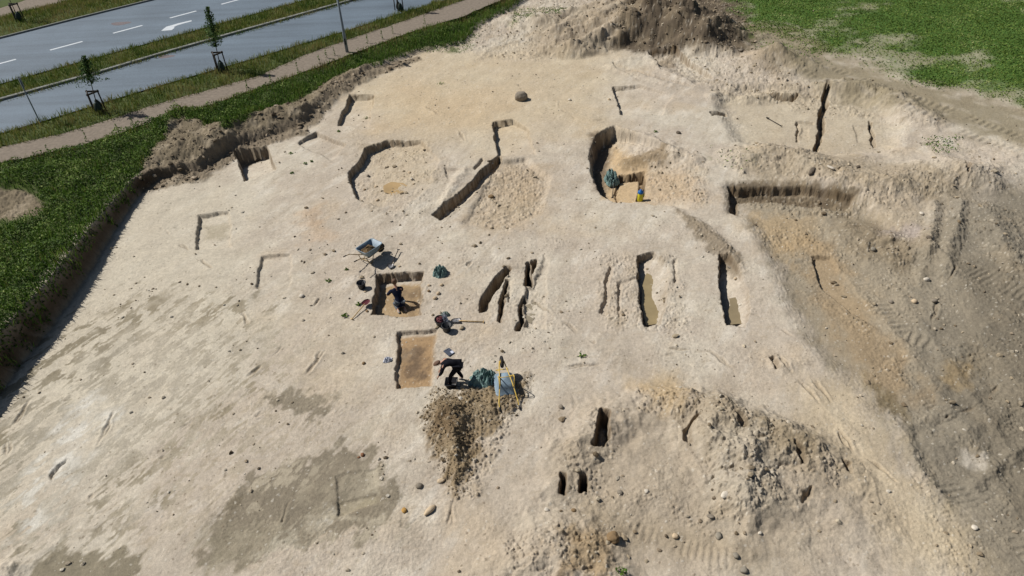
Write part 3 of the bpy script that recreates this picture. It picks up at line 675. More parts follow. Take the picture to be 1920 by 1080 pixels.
M_path = mat('gravel', alb(140, 128, 114), rough=.95, nscale=5, namt=.16, bump=.5, bscale=50, spec=.1)
M_kerb = mat('concrete_kerb', alb(140, 140, 132), rough=.9, nscale=6, namt=.2, spec=.2)
M_white = mat('road_paint', alb(212, 216, 218), rough=.7, nscale=9, namt=.10)
strip('main_road', RD_U_TOP, RD_U_BOT, ZR, M_asph, jit=.0)
strip('side_road', RD_L_TOP, RD_L_BOT, ZR, M_asph, jit=.0)
strip('footpath', PATH_T, PATH_B, ZR - .02, M_path, jit=.12)
strip('far_footpath', PATH2_T, PATH2_B, ZR - .02, M_path, n=80, jit=.1)
def kerb(name, P, side, w=.22, hk=.12):
    P = resample(P, 160); T = np.gradient(P, axis=0); T /= np.linalg.norm(T, axis=1)[:, None]; N = np.c_[-T[:, 1], T[:, 0]] * side
    prof = [(0, -.1), (0, hk - .02), (.02, hk), (w - .02, hk), (w, hk - .02), (w, -.1)]
    V = np.array([np.c_[P + N * a, np.full(len(P), ZR + b)] for a, b in prof]).reshape(-1, 3)
    q = np.arange(len(prof) * 160).reshape(len(prof), 160)
    F = np.stack([q[:-1, :-1], q[1:, :-1], q[1:, 1:], q[:-1, 1:]], -1).reshape(-1, 4)
    return tag(link(name, mesh_np(name, V, F, smooth=False), M_kerb), kind='structure')
kerb('kerb', RD_U_TOP, 1, .18, .12); kerb('kerb', RD_L_TOP, 1, .30, .13)
def flat_poly(name, pts, z, m, parent=None):
    me = bpy.data.meshes.new(name); bm = bmesh.new(); bm.faces.new([bm.verts.new((p[0], p[1], z)) for p in pts]); bmesh.ops.triangulate(bm, faces=bm.faces); bmesh.ops.recalc_face_normals(bm, faces=bm.faces); bm.to_mesh(me); bm.free()
    return link(name, me, m, parent)
# centre line dashes: one painted line system of the road
a0 = at(94, 94, ZR)[:2]; a1 = at(415, 8, ZR)[:2]; dr = (a1 - a0) / np.linalg.norm(a1 - a0); per = np.linalg.norm(a1 - a0) / 3
nn = np.array([-dr[1], dr[0]])
bm = bmesh.new()
for k in range(-4, 9):
    p = a0 + dr * per * k
    for q in [(p, p + dr * 2.25)]:
        vs = [bm.verts.new((*(q[0] - nn * .12), ZR + .004)), bm.verts.new((*(q[1] - nn * .12), ZR + .004)), bm.verts.new((*(q[1] + nn * .12), ZR + .004)), bm.verts.new((*(q[0] + nn * .12), ZR + .004))]
        bm.faces.new(vs)
me = bpy.data.meshes.new('lane_dashes'); bm.to_mesh(me); bm.free(); tag(link('lane_dashes', me, M_white), kind='structure')
ARW = [(359, 38), (359.5, 40), (345, 43.8), (333, 47.4), (326, 50.5), (327.5, 52), (322, 56.5), (302, 58), (310, 51.5), (312, 50), (318, 48.5), (335, 43.5)]
tag(flat_poly('turn_arrow', [at(p[0], p[1], ZR)[:2] for p in ARW], ZR + .004, M_white), kind='structure')
M_patch = mat('worn_patch', alb(122, 112, 112), rough=.9, nscale=8, namt=.2)
for i, (px, py, rx) in enumerate([(226, 44, .75), (311, 106, .55)]):
    c = at(px, py, ZR)[:2]; pts = []
    for k in range(28):
        a = k / 28 * 2 * math.pi; r = rx * (1 + .12 * math.sin(3 * a + i)); pts.append(c + np.array([math.cos(a) * r, math.sin(a) * r * .6]))
    tag(flat_poly('road_patch', pts, ZR + .004, M_patch), kind='structure')

# ------------------------------------------------------------------ puddles
def puddle(pts, z, col, rough=.12):
    c = wpts(pts, z); cen = c.mean(0); pts2 = []
    for i in range(len(c)):
        for s in range(4):
            p = c[i] * (1 - s / 4) + c[(i + 1) % len(c)] * s / 4; pts2.append(p + .05 * np.array([perlin(np.array(p[0] * 3), np.array(p[1] * 3), 4), perlin(np.array(p[0] * 3), np.array(p[1] * 3), 8)]))
    m = mat('muddy_water', alb(*col), rough=rough, nscale=2, namt=.12, spec=.5)
    return tag(flat_poly('puddle', pts2, z, m), kind='structure')
def lowest(pts, q=45):
    c = wpts(pts); cen = c.mean(0); xs = np.concatenate([[cen[0] + (p[0] - cen[0]) * f for p in c] for f in (.2, .5, .8)]); ys = np.concatenate([[cen[1] + (p[1] - cen[1]) * f for p in c] for f in (.2, .5, .8)])
    return float(np.percentile(gz(xs, ys), q))
for pts, col, q in [([(1205, 535), (1212, 512), (1238, 525), (1250, 560), (1242, 604), (1212, 610), (1203, 575)], (158, 140, 104), 72),
                 ([(1368, 560), (1392, 556), (1408, 590), (1400, 608), (1366, 608)], (152, 136, 106), 60),
                 ([(984, 572), (1004, 566), (1008, 590), (996, 606), (982, 600)], (156, 144, 122), 55),
                 ([(718, 348), (734, 341), (758, 343), (766, 352), (758, 362), (736, 366), (720, 360)], (186, 156, 110), 70)]:
    puddle(pts, lowest(pts, q), col)
#@@OBJECTS

# ------------------------------------------------------------------ vegetation as masses
def blades(name, pts, hgt, wid, cols, lean=.35, bend=.3):
    n = len(pts); az = rng.uniform(0, 2 * np.pi, n); la = rng.uniform(0, 2 * np.pi, n)
    L = hgt; dx = np.cos(la) * lean * L * rng.uniform(.3, 1.2, n) + .10 * L; dy = np.sin(la) * lean * L * rng.uniform(.3, 1.2, n) - .05 * L
    sx = np.cos(az) * wid / 2; sy = np.sin(az) * wid / 2
    V = np.empty((n, 6, 3)); z0 = pts[:, 2] - .02
    for k, (t, wv, q) in enumerate([(0, 1, 0), (.55, .85, .35), (1, .25, 1)]):
        cx = pts[:, 0] + dx * q; cyy = pts[:, 1] + dy * q; zz = z0 + L * (t - .12 * q * bend)
        V[:, 2 * k] = np.c_[cx - sx * wv, cyy - sy * wv, zz]; V[:, 2 * k + 1] = np.c_[cx + sx * wv, cyy + sy * wv, zz]
    b = np.arange(n)[:, None] * 6
    F = np.concatenate([b + np.array([[0, 1, 3, 2]]), b + np.array([[2, 3, 5, 4]])])
    C = np.repeat(cols, 6, 0); 
    return mesh_np(name, V.reshape(-1, 3), F, {'tint': C}, smooth=False)
def leafage(name, cen, size, cols):
    n = len(cen); a = rng.normal(size=(n, 3)); a /= np.linalg.norm(a, axis=1)[:, None]
    nrm = rng.normal(size=(n, 3)) * .7 + [0, 0, .8]; nrm /= np.linalg.norm(nrm, axis=1)[:, None]
    u = np.cross(nrm, a); u /= np.linalg.norm(u, axis=1)[:, None]; v = np.cross(nrm, u)
    s = size[:, None]
    V = np.stack([cen - u * s * .5, cen + v * s * .28 + nrm * s * .06, cen + u * s * .5, cen - v * s * .28 + nrm * s * .06], 1)
    F = np.arange(n * 4).reshape(n, 4)
    return mesh_np(name, V.reshape(-1, 3), F, {'tint': np.repeat(cols, 4, 0)}, smooth=False)
def leaf_mat(name):
    m = mat(name, attr='tint', rough=.75, spec=.25); t = m.node_tree; b = t.nodes['Principled BSDF']
    tr = t.nodes.new('ShaderNodeBsdfTranslucent'); mx = t.nodes.new('ShaderNodeMixShader'); mx.inputs[0].default_value = .22
    src = b.inputs['Base Color'].links[0].from_socket; t.links.new(src, tr.inputs['Color'])
    o = t.nodes['Material Output']; t.links.new(b.outputs[0], mx.inputs[1]); t.links.new(tr.outputs[0], mx.inputs[2]); t.links.new(mx.outputs[0], o.inputs['Surface'])
    return m
M_leaf = leaf_mat('foliage')
def palette(n, cols, jit=.22, field=None):
    C = np.array([alb(*c) for c in cols]); k = len(C)
    if field is None: field = rng.uniform(0, 1, n)
    f = np.clip(field + rng.normal(0, .22, n), 0, .999) * (k - 1); i = f.astype(int); fr = (f - i)[:, None]
    c = C[i] * (1 - fr) + C[np.minimum(i + 1, k - 1)] * fr
    return c * rng.uniform(1 - jit, 1 + jit, (n, 1))
def scatter_between(A, B, dens, margin=0.0):
    A = resample(A, 400); B = resample(B, 400); Wd = np.linalg.norm(B - A, axis=1); seg = np.r_[np.linalg.norm(np.diff(A, axis=0), axis=1), 0]
    ar = Wd * seg; n = int(ar.sum() * dens); i = rng.choice(400, n, p=ar / ar.sum()); t = rng.uniform(-margin, 1 + margin, n)
    i2 = np.minimum(i + 1, 399); fr = rng.uniform(0, 1, n)[:, None]
    a = A[i] * (1 - fr) + A[i2] * fr; b = B[i] * (1 - fr) + B[i2] * fr
    return a + (b - a) * t[:, None]
def inview(P, mg=160):
    c = (np.c_[P, np.full(len(P), .6)] - [0, 0, HC]) @ RM; px = 960 + 1280 * c[:, 0] / -c[:, 2]; py = 540 - 1280 * c[:, 1] / -c[:, 2]
    return (px > -mg - 250) & (px < 1920 + mg) & (py > -mg) & (py < 1080 + mg)
DRY = [(72, 98, 36), (98, 118, 46), (132, 138, 66), (158, 150, 92), (150, 134, 92)]
GRN = [(52, 80, 26), (78, 110, 36), (102, 134, 48), (128, 150, 70)]
def grass_strip(name, A, B, dens, hmin, hmax, wid, cols, margin=.05, bias=0.):
    P = scatter_between(A, B, dens, margin); P = P[inview(P)]
    n = len(P); f = .5 + .45 * fbm(P[:, 0] * .5, P[:, 1] * .5, 601, 3) + bias
    hf = .55 + .45 * np.clip(.5 + fbm(P[:, 0] * 1.1, P[:, 1] * 1.1, 611, 3), 0, 1)
    z = gz(P[:, 0], P[:, 1]); h = rng.uniform(hmin, hmax, n) * hf
    return tag(link(name, blades(name, np.c_[P, z], h, rng.uniform(.6, 1.3, n) * wid, palette(n, cols, .25, f)), M_leaf), kind='stuff')
grass_strip('verge_grass', RD_U_BOT, RD_L_TOP + [.15, -.15], 130, .14, .5, .035, DRY, .06, -.08)
grass_strip('verge_grass', RD_L_BOT, PATH_T, 130, .14, .55, .035, DRY, .10, .02)
grass_strip('verge_grass', PATH2_B, RD_U_TOP + [-.25, .25], 80, .14, .45, .04, DRY, .0, .05)
# long grass between the footpath and the dig edge, drier beside the path
edge = FP + 0
PB = resample(PATH_B, 400)
def near_edge_pts(dens):
    x0, x1, y0, y1 = -32, 4, 14, 66; n = int((x1 - x0) * (y1 - y0) * dens)
    P = np.c_[rng.uniform(x0, x1, n), rng.uniform(y0, y1, n)]
    P = P[inview(P)]
    s = sdpoly(VERGE, P[:, 0], P[:, 1]); d, sg, a, v = pline(PATH_B, P[:, 0], P[:, 1])
    pin = sdpoly(np.vstack([PATH_T, PATH_B[::-1]]), P[:, 0], P[:, 1])
    pn = np.vstack([PATH_T, [[60, 300], [-300, 300], [-300, 10]]])
    bl = np.maximum(sdpoly(BELTW, P[:, 0], P[:, 1]), sdpoly(BARE2, P[:, 0], P[:, 1])) + .35 * fbm(P[:, 0] * 1.2, P[:, 1] * 1.2, 13, 3)
    k = (s > .16 + .22 * perlin(P[:, 0] * 2.2, P[:, 1] * 2.2, 15)) & (bl < rng.uniform(-.1, .12, len(P))) & (pin < .02) & (sdpoly(pn, P[:, 0], P[:, 1]) < 0) & ((sg < 0) | (d < .12))
    return P[k], s[k], d[k]
P, s, d = near_edge_pts(190)
dry = np.exp(-(d / .8) ** 2); keep = rng.uniform(0, 1, len(P)) < .35 + .65 * sst(-25, -8, P[:, 0]); P, s, d, dry = P[keep], s[keep], d[keep], dry[keep]
n = len(P); nz = fbm(P[:, 0] * .7, P[:, 1] * .7, 621, 3)
h = rng.uniform(.12, .42, n) * (.6 + .5 * np.clip(.5 + nz, 0, 1))
tag(link('long_grass', blades('long_grass', np.c_[P, gz(P[:, 0], P[:, 1])], h, rng.uniform(.02, .045, n), palette(n, GRN + [(128, 122, 62), (146, 128, 86)], .25, .28 + .25 * nz + .5 * dry)), M_leaf), kind='stuff')
P, s, d = near_edge_pts(330)
nz = fbm(P[:, 0] * .6, P[:, 1] * .6, 631, 4); nh = np.clip(.45 + .8 * fbm(P[:, 0] * .9, P[:, 1] * .9, 641, 3), .05, 1.2)
bareg = sdpoly(wpts([(-30, 345), (60, 340), (80, 385), (20, 405), (-40, 415)], .9), P[:, 0], P[:, 1])
keep = (rng.uniform(0, 1, len(P)) < sst(-12, -17, P[:, 0]) * .95 + .22) & (nz > -.75) & (bareg + .5 * nz < 0)
P, s, d, nz, nh = P[keep], s[keep], d[keep], nz[keep], nh[keep]
n = len(P); hh = (rng.uniform(0, 1, n) ** .7) * .42 * nh * sst(.3, 1.0, s)
lc = np.c_[P, gz(P[:, 0], P[:, 1]) + .03 + hh]
tag(link('green_weeds', leafage('green_weeds', lc, rng.uniform(.06, .14, n), palette(n, [(48, 68, 22), (76, 102, 34), (106, 134, 48), (152, 162, 92)], .28, .3 + .35 * nz + .8 * hh)), M_leaf), kind='stuff')
# the crop field beyond the dig
n = 300000
P = np.c_[rng.uniform(12, 62, n), rng.uniform(28, 72, n)]; P = P[inview(P, 60)]
_, _, fk, _ = terrain(P[:, 0], P[:, 1]); k = rng.uniform(0, 1, len(P)) < fk * .9 + .015 * sst(-2, 2, sdpoly(FIELD, P[:, 0], P[:, 1])); P = P[k]; n = len(P)
nz = fbm(P[:, 0] * .35, P[:, 1] * .35, 651, 4)
tag(link('field_crop', leafage('field_crop', np.c_[P, gz(P[:, 0], P[:, 1]) + rng.uniform(.01, .08, n)], rng.uniform(.07, .15, n), palette(n, [(84, 108, 42), (104, 126, 50), (122, 142, 64), (160, 166, 108)], .25, .4 + .5 * nz)), M_leaf), kind='stuff')
# sparse green weeds on the spoil
P = []
for wp, dn in zip(WEEDP, (16, 60, 60, 70, 18, 60)):
    mn, mx = wp.min(0), wp.max(0); q = rng.uniform(mn - .3, mx + .3, (int(np.prod(mx - mn + .6) * dn), 2)); s = sdpoly(wp, q[:, 0], q[:, 1]) + .5 * fbm(q[:, 0] * 1.2, q[:, 1] * 1.2, 5, 3)
    P.append(q[s > .05])
P = np.vstack(P); n = len(P)
tag(link('low_weeds', leafage('low_weeds', np.c_[P, gz(P[:, 0], P[:, 1]) + rng.uniform(.01, .12, n)], rng.uniform(.06, .14, n), palette(n, GRN, .25)), M_leaf), kind='stuff')

# ------------------------------------------------------------------ stones
def ico(sub=2):
    bm = bmesh.new(); bmesh.ops.create_icosphere(bm, subdivisions=sub, radius=1); V = np.array([v.co[:] for v in bm.verts]); F = np.array([[v.index for v in f.verts] for f in bm.faces]); bm.free(); return V, F
ICO1, ICO2, ICO3 = ico(1), ico(2), ico(4)
def rock(name, r, seed, m, sq=(1, 1, .7), rough_=.22, base=None):
    V, F = base or ICO2; o = seed * 3.7
    d = 1 + rough_ * perlin(V[:, 0] * 1.3 + o, V[:, 1] * 1.3 + V[:, 2] * 1.1, seed) + rough_ * .6 * perlin(V[:, 2] * 2.3 + o, V[:, 0] * 2.3 - V[:, 1], seed + 3) + rough_ * .25 * perlin(V[:, 2] * 6 + o, V[:, 0] * 6 - V[:, 1] * 5, seed + 3)
    V = V * d[:, None]; lim = .8 + .1 * math.sin(seed); V[:, 2] = np.where(V[:, 2] > lim, lim + (V[:, 2] - lim) * .3, V[:, 2])
    return link(name, mesh_np(name, V * r * np.array(sq), F, smooth=True), m)
def stone_mat(name, col): return mat(name, alb(*[min(225, c * 1.12 + 6) for c in col]), rough=.85, nscale=9, namt=.22, bump=.4, bscale=30, spec=.2)
SM = {'grey': stone_mat('grey_stone', (122, 112, 98)), 'white': stone_mat('pale_stone', (184, 174, 158)), 'brown': stone_mat('brown_clod', (120, 98, 70)), 'tan': stone_mat('tan_stone', (176, 156, 128)),
      'blue': stone_mat('bluish_stone', (128, 120, 106)), 'red': stone_mat('reddish_clod', (120, 84, 60)), 'dark': stone_mat('dark_stone', (92, 82, 70)), 'yellow': stone_mat('yellow_clod', (166, 128, 70))}
STONES = [
 (977, 186, .36, 'grey', 'large rounded grey boulder standing alone on the far pale sand'),
 (921, 370, .16, 'brown', 'brown stone in the crumbled hollow beside the diagonal trench'),
 (1068, 188, .13, 'white', 'small white stone on the sand right of the large grey boulder'),
 (1142, 187, .13, 'tan', 'tan stone at the top end of the thin dark slit on the far sand'),
 (1272, 250, .16, 'dark', 'dark stone on the sand above the mound by the deep curved pit'),
 (1389, 96, .2, 'grey', 'grey stone at the left foot of the pale heap near the field'),
 (1361, 928, .17, 'white', 'broad flat pale stone on the grey rubble mound'),
 (1557, 316, .15, 'white', 'pale stone on the spoil bank above the long dark scarp'),
 (1608, 315, .16, 'dark', 'dark stone on the spoil bank right of the pale stone'),
 (1522, 322, .22, 'dark', 'dark lump of earth on the spoil bank above the long dark scarp'),
 (1737, 525, .14, 'white', 'angular pale stone on the grey soil of the right excavation'),
 (1752, 565, .13, 'grey', 'round light grey stone in the right excavation with a crack below it'),
 (1714, 566, .13, 'tan', 'tan stone left of the round light grey stone in the right excavation'),
 (1670, 567, .11, 'grey', 'small grey stone leftmost of three in a row in the right excavation'),
 (1637, 469, .14, 'blue', 'bluish stone at the left end of the dark clod row in the right excavation'),
 (1742, 446, .15, 'dark', 'dark stone below the lilac grey soil in the right excavation'),
 (1728, 401, .12, 'white', 'pale stone above the lilac grey soil in the right excavation'),
 (566, 556, .12, 'white', 'white stone on bare sand right of the shallow empty square pit'),
 (682, 682, .08, 'brown', 'brown clod on the sand left of the white plastic bag'),
 (583, 573, .06, 'dark', 'flat dark clod below the white stone on the bare sand'),
 (805, 536, .08, 'tan', 'upper left tan stone of the group right of the kneeling person'),
 (828, 535, .09, 'tan', 'upper right tan stone of the group below the round teal net'),
 (804, 546, .07, 'brown', 'small brown stone in the middle left of the group right of the kneeling person'),
 (822, 551, .10, 'tan', 'tan stone in the middle right of the group right of the kneeling person'),
 (816, 560, .11, 'tan', 'lowest tan stone of the group right of the kneeling person'),
 (688, 584, .08, 'brown', 'brown stone under the maroon shovel blade'),
 (686, 546, .11, 'tan', 'thin flat tan stone just below the lone black bucket'),
 (749, 500, .07, 'tan', 'small tan stone right of the shiny shovel blade'),
 (786, 912, .12, 'grey', 'round grey stone left of the pointed end of the brown soil heap'),
 (828, 901, .13, 'tan', 'flat tan stone against the left side of the brown soil heap'),
 (806, 958, .16, 'tan', 'long pale tan stone below the pointed end of the brown soil heap'),
 (680, 854, .09, 'red', 'reddish clod on the damp ground above the grooved square'),
 (673, 858, .05, 'red', 'tiny reddish crumb left of the reddish clod'),
 (758, 958, .10, 'yellow', 'yellow brown clod at the right edge of the wet patch'),
 (1025, 957, .09, 'white', 'white stone at the left foot of the rubble mound'),
 (1076, 958, .08, 'brown', 'brown clod beside the ribbed track prints'),
 (1149, 1010, .2, 'brown', 'big rounded brown clod in the yellowish rubble at the bottom'),
 (1162, 924, .10, 'grey', 'grey stone on the slope above the ribbed track prints'),
 (1212, 922, .08, 'white', 'small pale stone on the slope of the rubble mound'),
 (1332, 969, .12, 'grey', 'grey stone at the foot of the rubble mound below the broad flat pale stone'),
 (1266, 1006, .10, 'tan', 'tan stone at the lower edge of the rubble mound'),
 (1347, 1006, .13, 'blue', 'bluish stone left of the big group at the foot of the rubble mound'),
 (1379, 1042, .10, 'blue', 'bluish stone on the smooth ground below the rubble mound'),
 (1394, 1070, .12, 'blue', 'bluish stone lowest at the bottom edge right of the green tuft'),
 (1052, 764, .10, 'grey', 'grey stone on the plain slope left of the deep dark hole'),
 (655, 950 - 450 + 60, .05, 'dark', 'tiny dark stone above the maroon shovel'),
 (1425, 1000, .07, 'white', 'small white stone on the smooth ground at the bottom right'),
 (1827, 990, .10, 'white', 'bright white stone on the pale edge of the bottom right corner'),
 (1163, 380, .07, 'tan', 'small tan stone on the sand below the deep curved pit'),
 (705, 350, .11, 'tan', 'tan stone at the left rim of the small round puddle'),
 (768, 324, .12, 'tan', 'larger tan stone above the small round puddle'),
 (772, 336, .09, 'white', 'pale stone right of the small round puddle'),
 (776, 345, .09, 'tan', 'tan stone at the right rim of the small round puddle'),
 (708, 376, .12, 'tan', 'tan stone below the small round puddle'),
 (690, 330, .10, 'grey', 'grey stone inside the left wall of the broad hollow'),
 (684, 356, .09, 'brown', 'brown stone at the foot of the left wall of the broad hollow'),
 (917, 303, .12, 'dark', 'dark clod at the top end of the diagonal trench'),
 (922, 318, .11, 'grey', 'grey clod just below the top end of the diagonal trench'),
 (1368, 502, .09, 'grey', 'grey stone in the gravelly streak by the right long slot'),
 (1379, 523, .09, 'tan', 'tan stone in the gravelly streak above the right puddle'),
]
for i, (px, py, r, mk, lb) in enumerate(STONES):
    r *= .85 if i else 1.05; g = gpt(px, py); sq = (1, rng.uniform(.7, .95), rng.uniform(.5, .75))
    if i == 0: sq = (1, .9, .85)
    if 'flat' in lb: sq = (1.1, .65, .28)
    if 'long' in lb: sq = (1.5, .6, .5)
    o = rock('boulder' if r > .3 else ('clod' if 'clod' in lb or 'lump' in lb or 'crumb' in lb else 'stone'), r, i + 3, SM[mk], sq, .2 if i else .1, ICO3 if r > .15 else ICO2)
    o.location = (g[0], g[1], g[2] + r * sq[2] * .45); o.rotation_euler = (rng.uniform(-.15, .15), rng.uniform(-.15, .15), rng.uniform(0, 6.28))
    tag(o, lb, 'boulder' if r > .3 else ('clod' if o.name.startswith('clod') else 'stone'))
# loose pebbles and crumbs, beyond counting
def pebbles(name, n, region, rmin, rmax, dens_fn, cols):
    mn, mx = region; P = rng.uniform(mn, mx, (n, 2)); P = P[inview(P, 40)]
    k = rng.uniform(0, 1, len(P)) < dens_fn(P[:, 0], P[:, 1]); P = P[k]; n = len(P)
    z = gz(P[:, 0], P[:, 1]); r = rmin + (rmax - rmin) * rng.uniform(0, 1, n) ** 5
    V0, F0 = ICO1; nv = len(V0); az = rng.uniform(0, 6.28, n); ca, sa = np.cos(az), np.sin(az)
    jit = 1 + .22 * rng.normal(size=(n, nv)); V = V0[None] * jit[..., None] * r[:, None, None] * np.stack([np.ones(n), rng.uniform(.6, 1, n), rng.uniform(.4, .8, n)], 1)[:, None, :]
    X = V[..., 0] * ca[:, None] - V[..., 1] * sa[:, None] + P[:, 0][:, None]; Y = V[..., 0] * sa[:, None] + V[..., 1] * ca[:, None] + P[:, 1][:, None]; Z = V[..., 2] + (z + r * .2)[:, None]
    F = (F0[None] + (np.arange(n) * nv)[:, None, None]).reshape(-1, 3)
    C = palette(n, cols, .2)
    tag(link(name, mesh_np(name, np.stack([X, Y, Z], -1).reshape(-1, 3), F, {'tint': np.repeat(C, nv, 0)}, smooth=False), M_peb), kind='stuff')
M_peb = mat('pebble', attr='tint', rough=.9, spec=.2)
def dens_flat(x, y):
    v = sdpoly(VERGE, x, y); return np.where(v > -.1, 0, np.clip(-.05 + 1.5 * fbm(x * .45, y * .45, 701, 4), .03, 1) * sst(62, 12, y))
pebbles('pebbles', 34000, ([-22, 7], [30, 60]), .012, .075, dens_flat, [(112, 98, 80), (150, 134, 112), (178, 164, 142), (204, 194, 176)])
RP = [(p, a) for p, a, w in RO]
def dens_rub(x, y):
    k = 0 * x
    for p, a in RP: k = np.maximum(k, a * sst(-.3, .6, sdpoly(p, x, y)))
    return np.where((sdpoly(VERGE, x, y) > .3) & (sdpoly(BELTW, x, y) < 0), 0, k * np.clip(.35 + .9 * fbm(x * .6, y * .6, 711, 3), .05, 1))
pebbles('rubble', 34000, ([-20, 6], [30, 60]), .015, .12, dens_rub, [(122, 106, 84), (152, 136, 112), (172, 156, 130), (188, 174, 150)])
HEAPP = wpts([(1140, 96), (1160, 30), (1200, -60), (1370, -60), (1420, 60), (1412, 104), (1290, 99)])
pebbles('spoil_clods', 30000, ([-20, 20], [22, 72]), .03, .15, lambda x, y: np.maximum(sst(-.2, .2, sdpoly(BELTW, x, y)), .6 * sst(-.3, .5, sdpoly(HEAPP, x, y))), [(90, 78, 62), (122, 108, 88), (146, 130, 108), (172, 156, 134)])
HP = HW[0][0]; HP2 = HW[1][0]
pebbles('soil_crumbs', 9000, (list(HP2.min(0) - [.4, 3.2]), list(HP2.max(0) + .4)), .01, .045, lambda x, y: np.maximum(sst(-.25, .1, sdpoly(HP, x, y)), .7 * sst(-.4, .1, sdpoly(HP2, x, y))), [(84, 72, 56), (112, 96, 74), (134, 116, 88), (158, 138, 108)])

# ------------------------------------------------------------------ small mesh tools
def mobj(name, bm, m, parent=None, smooth=True):
    me = bpy.data.meshes.new(name); bm.normal_update(); bm.to_mesh(me); bm.free()
    for p in me.polygons: p.use_smooth = smooth
    return link(name, me, m, parent)
def tube(bm, pts, r, seg=8, closed=False, radii=None):
    pts = [Vector([float(c) for c in p]) for p in pts]; n = len(pts); rings = []
    for i, p in enumerate(pts):
        a = pts[(i - 1) % n] if (closed or i > 0) else p; b = pts[(i + 1) % n] if (closed or i < n - 1) else p
        tg = (b - a).normalized(); u = tg.cross(Vector((0, 0, 1)) if abs(tg.z) < .9 else Vector((1, 0, 0))).normalized(); v = tg.cross(u)
        rr = radii[i] if radii else r
        rings.append([bm.verts.new(p + (u * math.cos(2 * math.pi * k / seg) + v * math.sin(2 * math.pi * k / seg)) * rr) for k in range(seg)])
    for i in range(n if closed else n - 1):
        A, B = rings[i], rings[(i + 1) % n]
        for k in range(seg): bm.faces.new((A[k], A[(k + 1) % seg], B[(k + 1) % seg], B[k]))
    if not closed: bm.faces.new(rings[0][::-1]); bm.faces.new(rings[-1])
    return bm
def lathe(bm, prof, seg=20, c=(0, 0, 0), axis='z'):
    rings = []
    for r, z in prof:
        rg = []
        for k in range(seg):
            a = 2 * math.pi * k / seg; p = (r * math.cos(a), r * math.sin(a), z)
            if axis == 'y': p = (p[0], p[2], p[1])
            rg.append(bm.verts.new((p[0] + c[0], p[1] + c[1], p[2] + c[2])))
        rings.append(rg)
    for A, B in zip(rings[:-1], rings[1:]):
        for k in range(seg): bm.faces.new((A[k], A[(k + 1) % seg], B[(k + 1) % seg], B[k]))
    return rings
def box(bm, c, s, rot=None):
    r = bmesh.ops.create_cube(bm, size=1); M = Matrix.Translation(c) @ (rot or Matrix.Identity(4)) @ Matrix.Diagonal((*s, 1)); bmesh.ops.transform(bm, matrix=M, verts=r['verts']); return r['verts']
def loft(bm, rings, cap=True):
    R_ = [[bm.verts.new(p) for p in r] for r in rings]; n = len(R_[0])
    for A, B in zip(R_[:-1], R_[1:]):
        for k in range(n): bm.faces.new((A[k], A[(k + 1) % n], B[(k + 1) % n], B[k]))
    if cap: bm.faces.new(R_[0][::-1]); bm.faces.new(R_[-1])
def dup(o, parent=None):
    c = o.copy(); COL.objects.link(c)
    if parent is not None: c.parent = parent
    for ch in [q for q in o.children]: dup(ch, c)
    return c
M_wood = mat('ash_wood', alb(206, 172, 116), rough=.6, nscale=20, namt=.2)
M_dwood = mat('weathered_wood', alb(74, 66, 60), rough=.8, nscale=10, namt=.25)
M_black = mat('black_plastic', alb(38, 38, 42), rough=.5, nscale=6, namt=.2, spec=.4)
M_steel = mat('worn_steel', alb(190, 188, 188), rough=.35, metal=.6, nscale=12, namt=.3)
M_dsteel = mat('dark_steel', alb(70, 66, 62), rough=.5, metal=.4, nscale=12, namt=.3)
M_tray = mat('blue_grey_paint', alb(138, 156, 168), rough=.5, nscale=7, namt=.22, bump=.2, bscale=20, spec=.4)
M_tube = mat('ochre_tube', alb(150, 122, 70), rough=.5, nscale=9, namt=.25)
M_yel = mat('yellow_paint', alb(226, 190, 92), rough=.5, nscale=9, namt=.2)
M_soilf = mat('brown_soil', alb(112, 90, 62), rough=.97, nscale=14, namt=.35, bump=1, bscale=40)
M_galv = mat('galvanised', alb(132, 142, 148), rough=.5, metal=.3, nscale=3, namt=.1)
M_rubber = mat('rubber', alb(44, 42, 42), rough=.8, nscale=12, namt=.3)

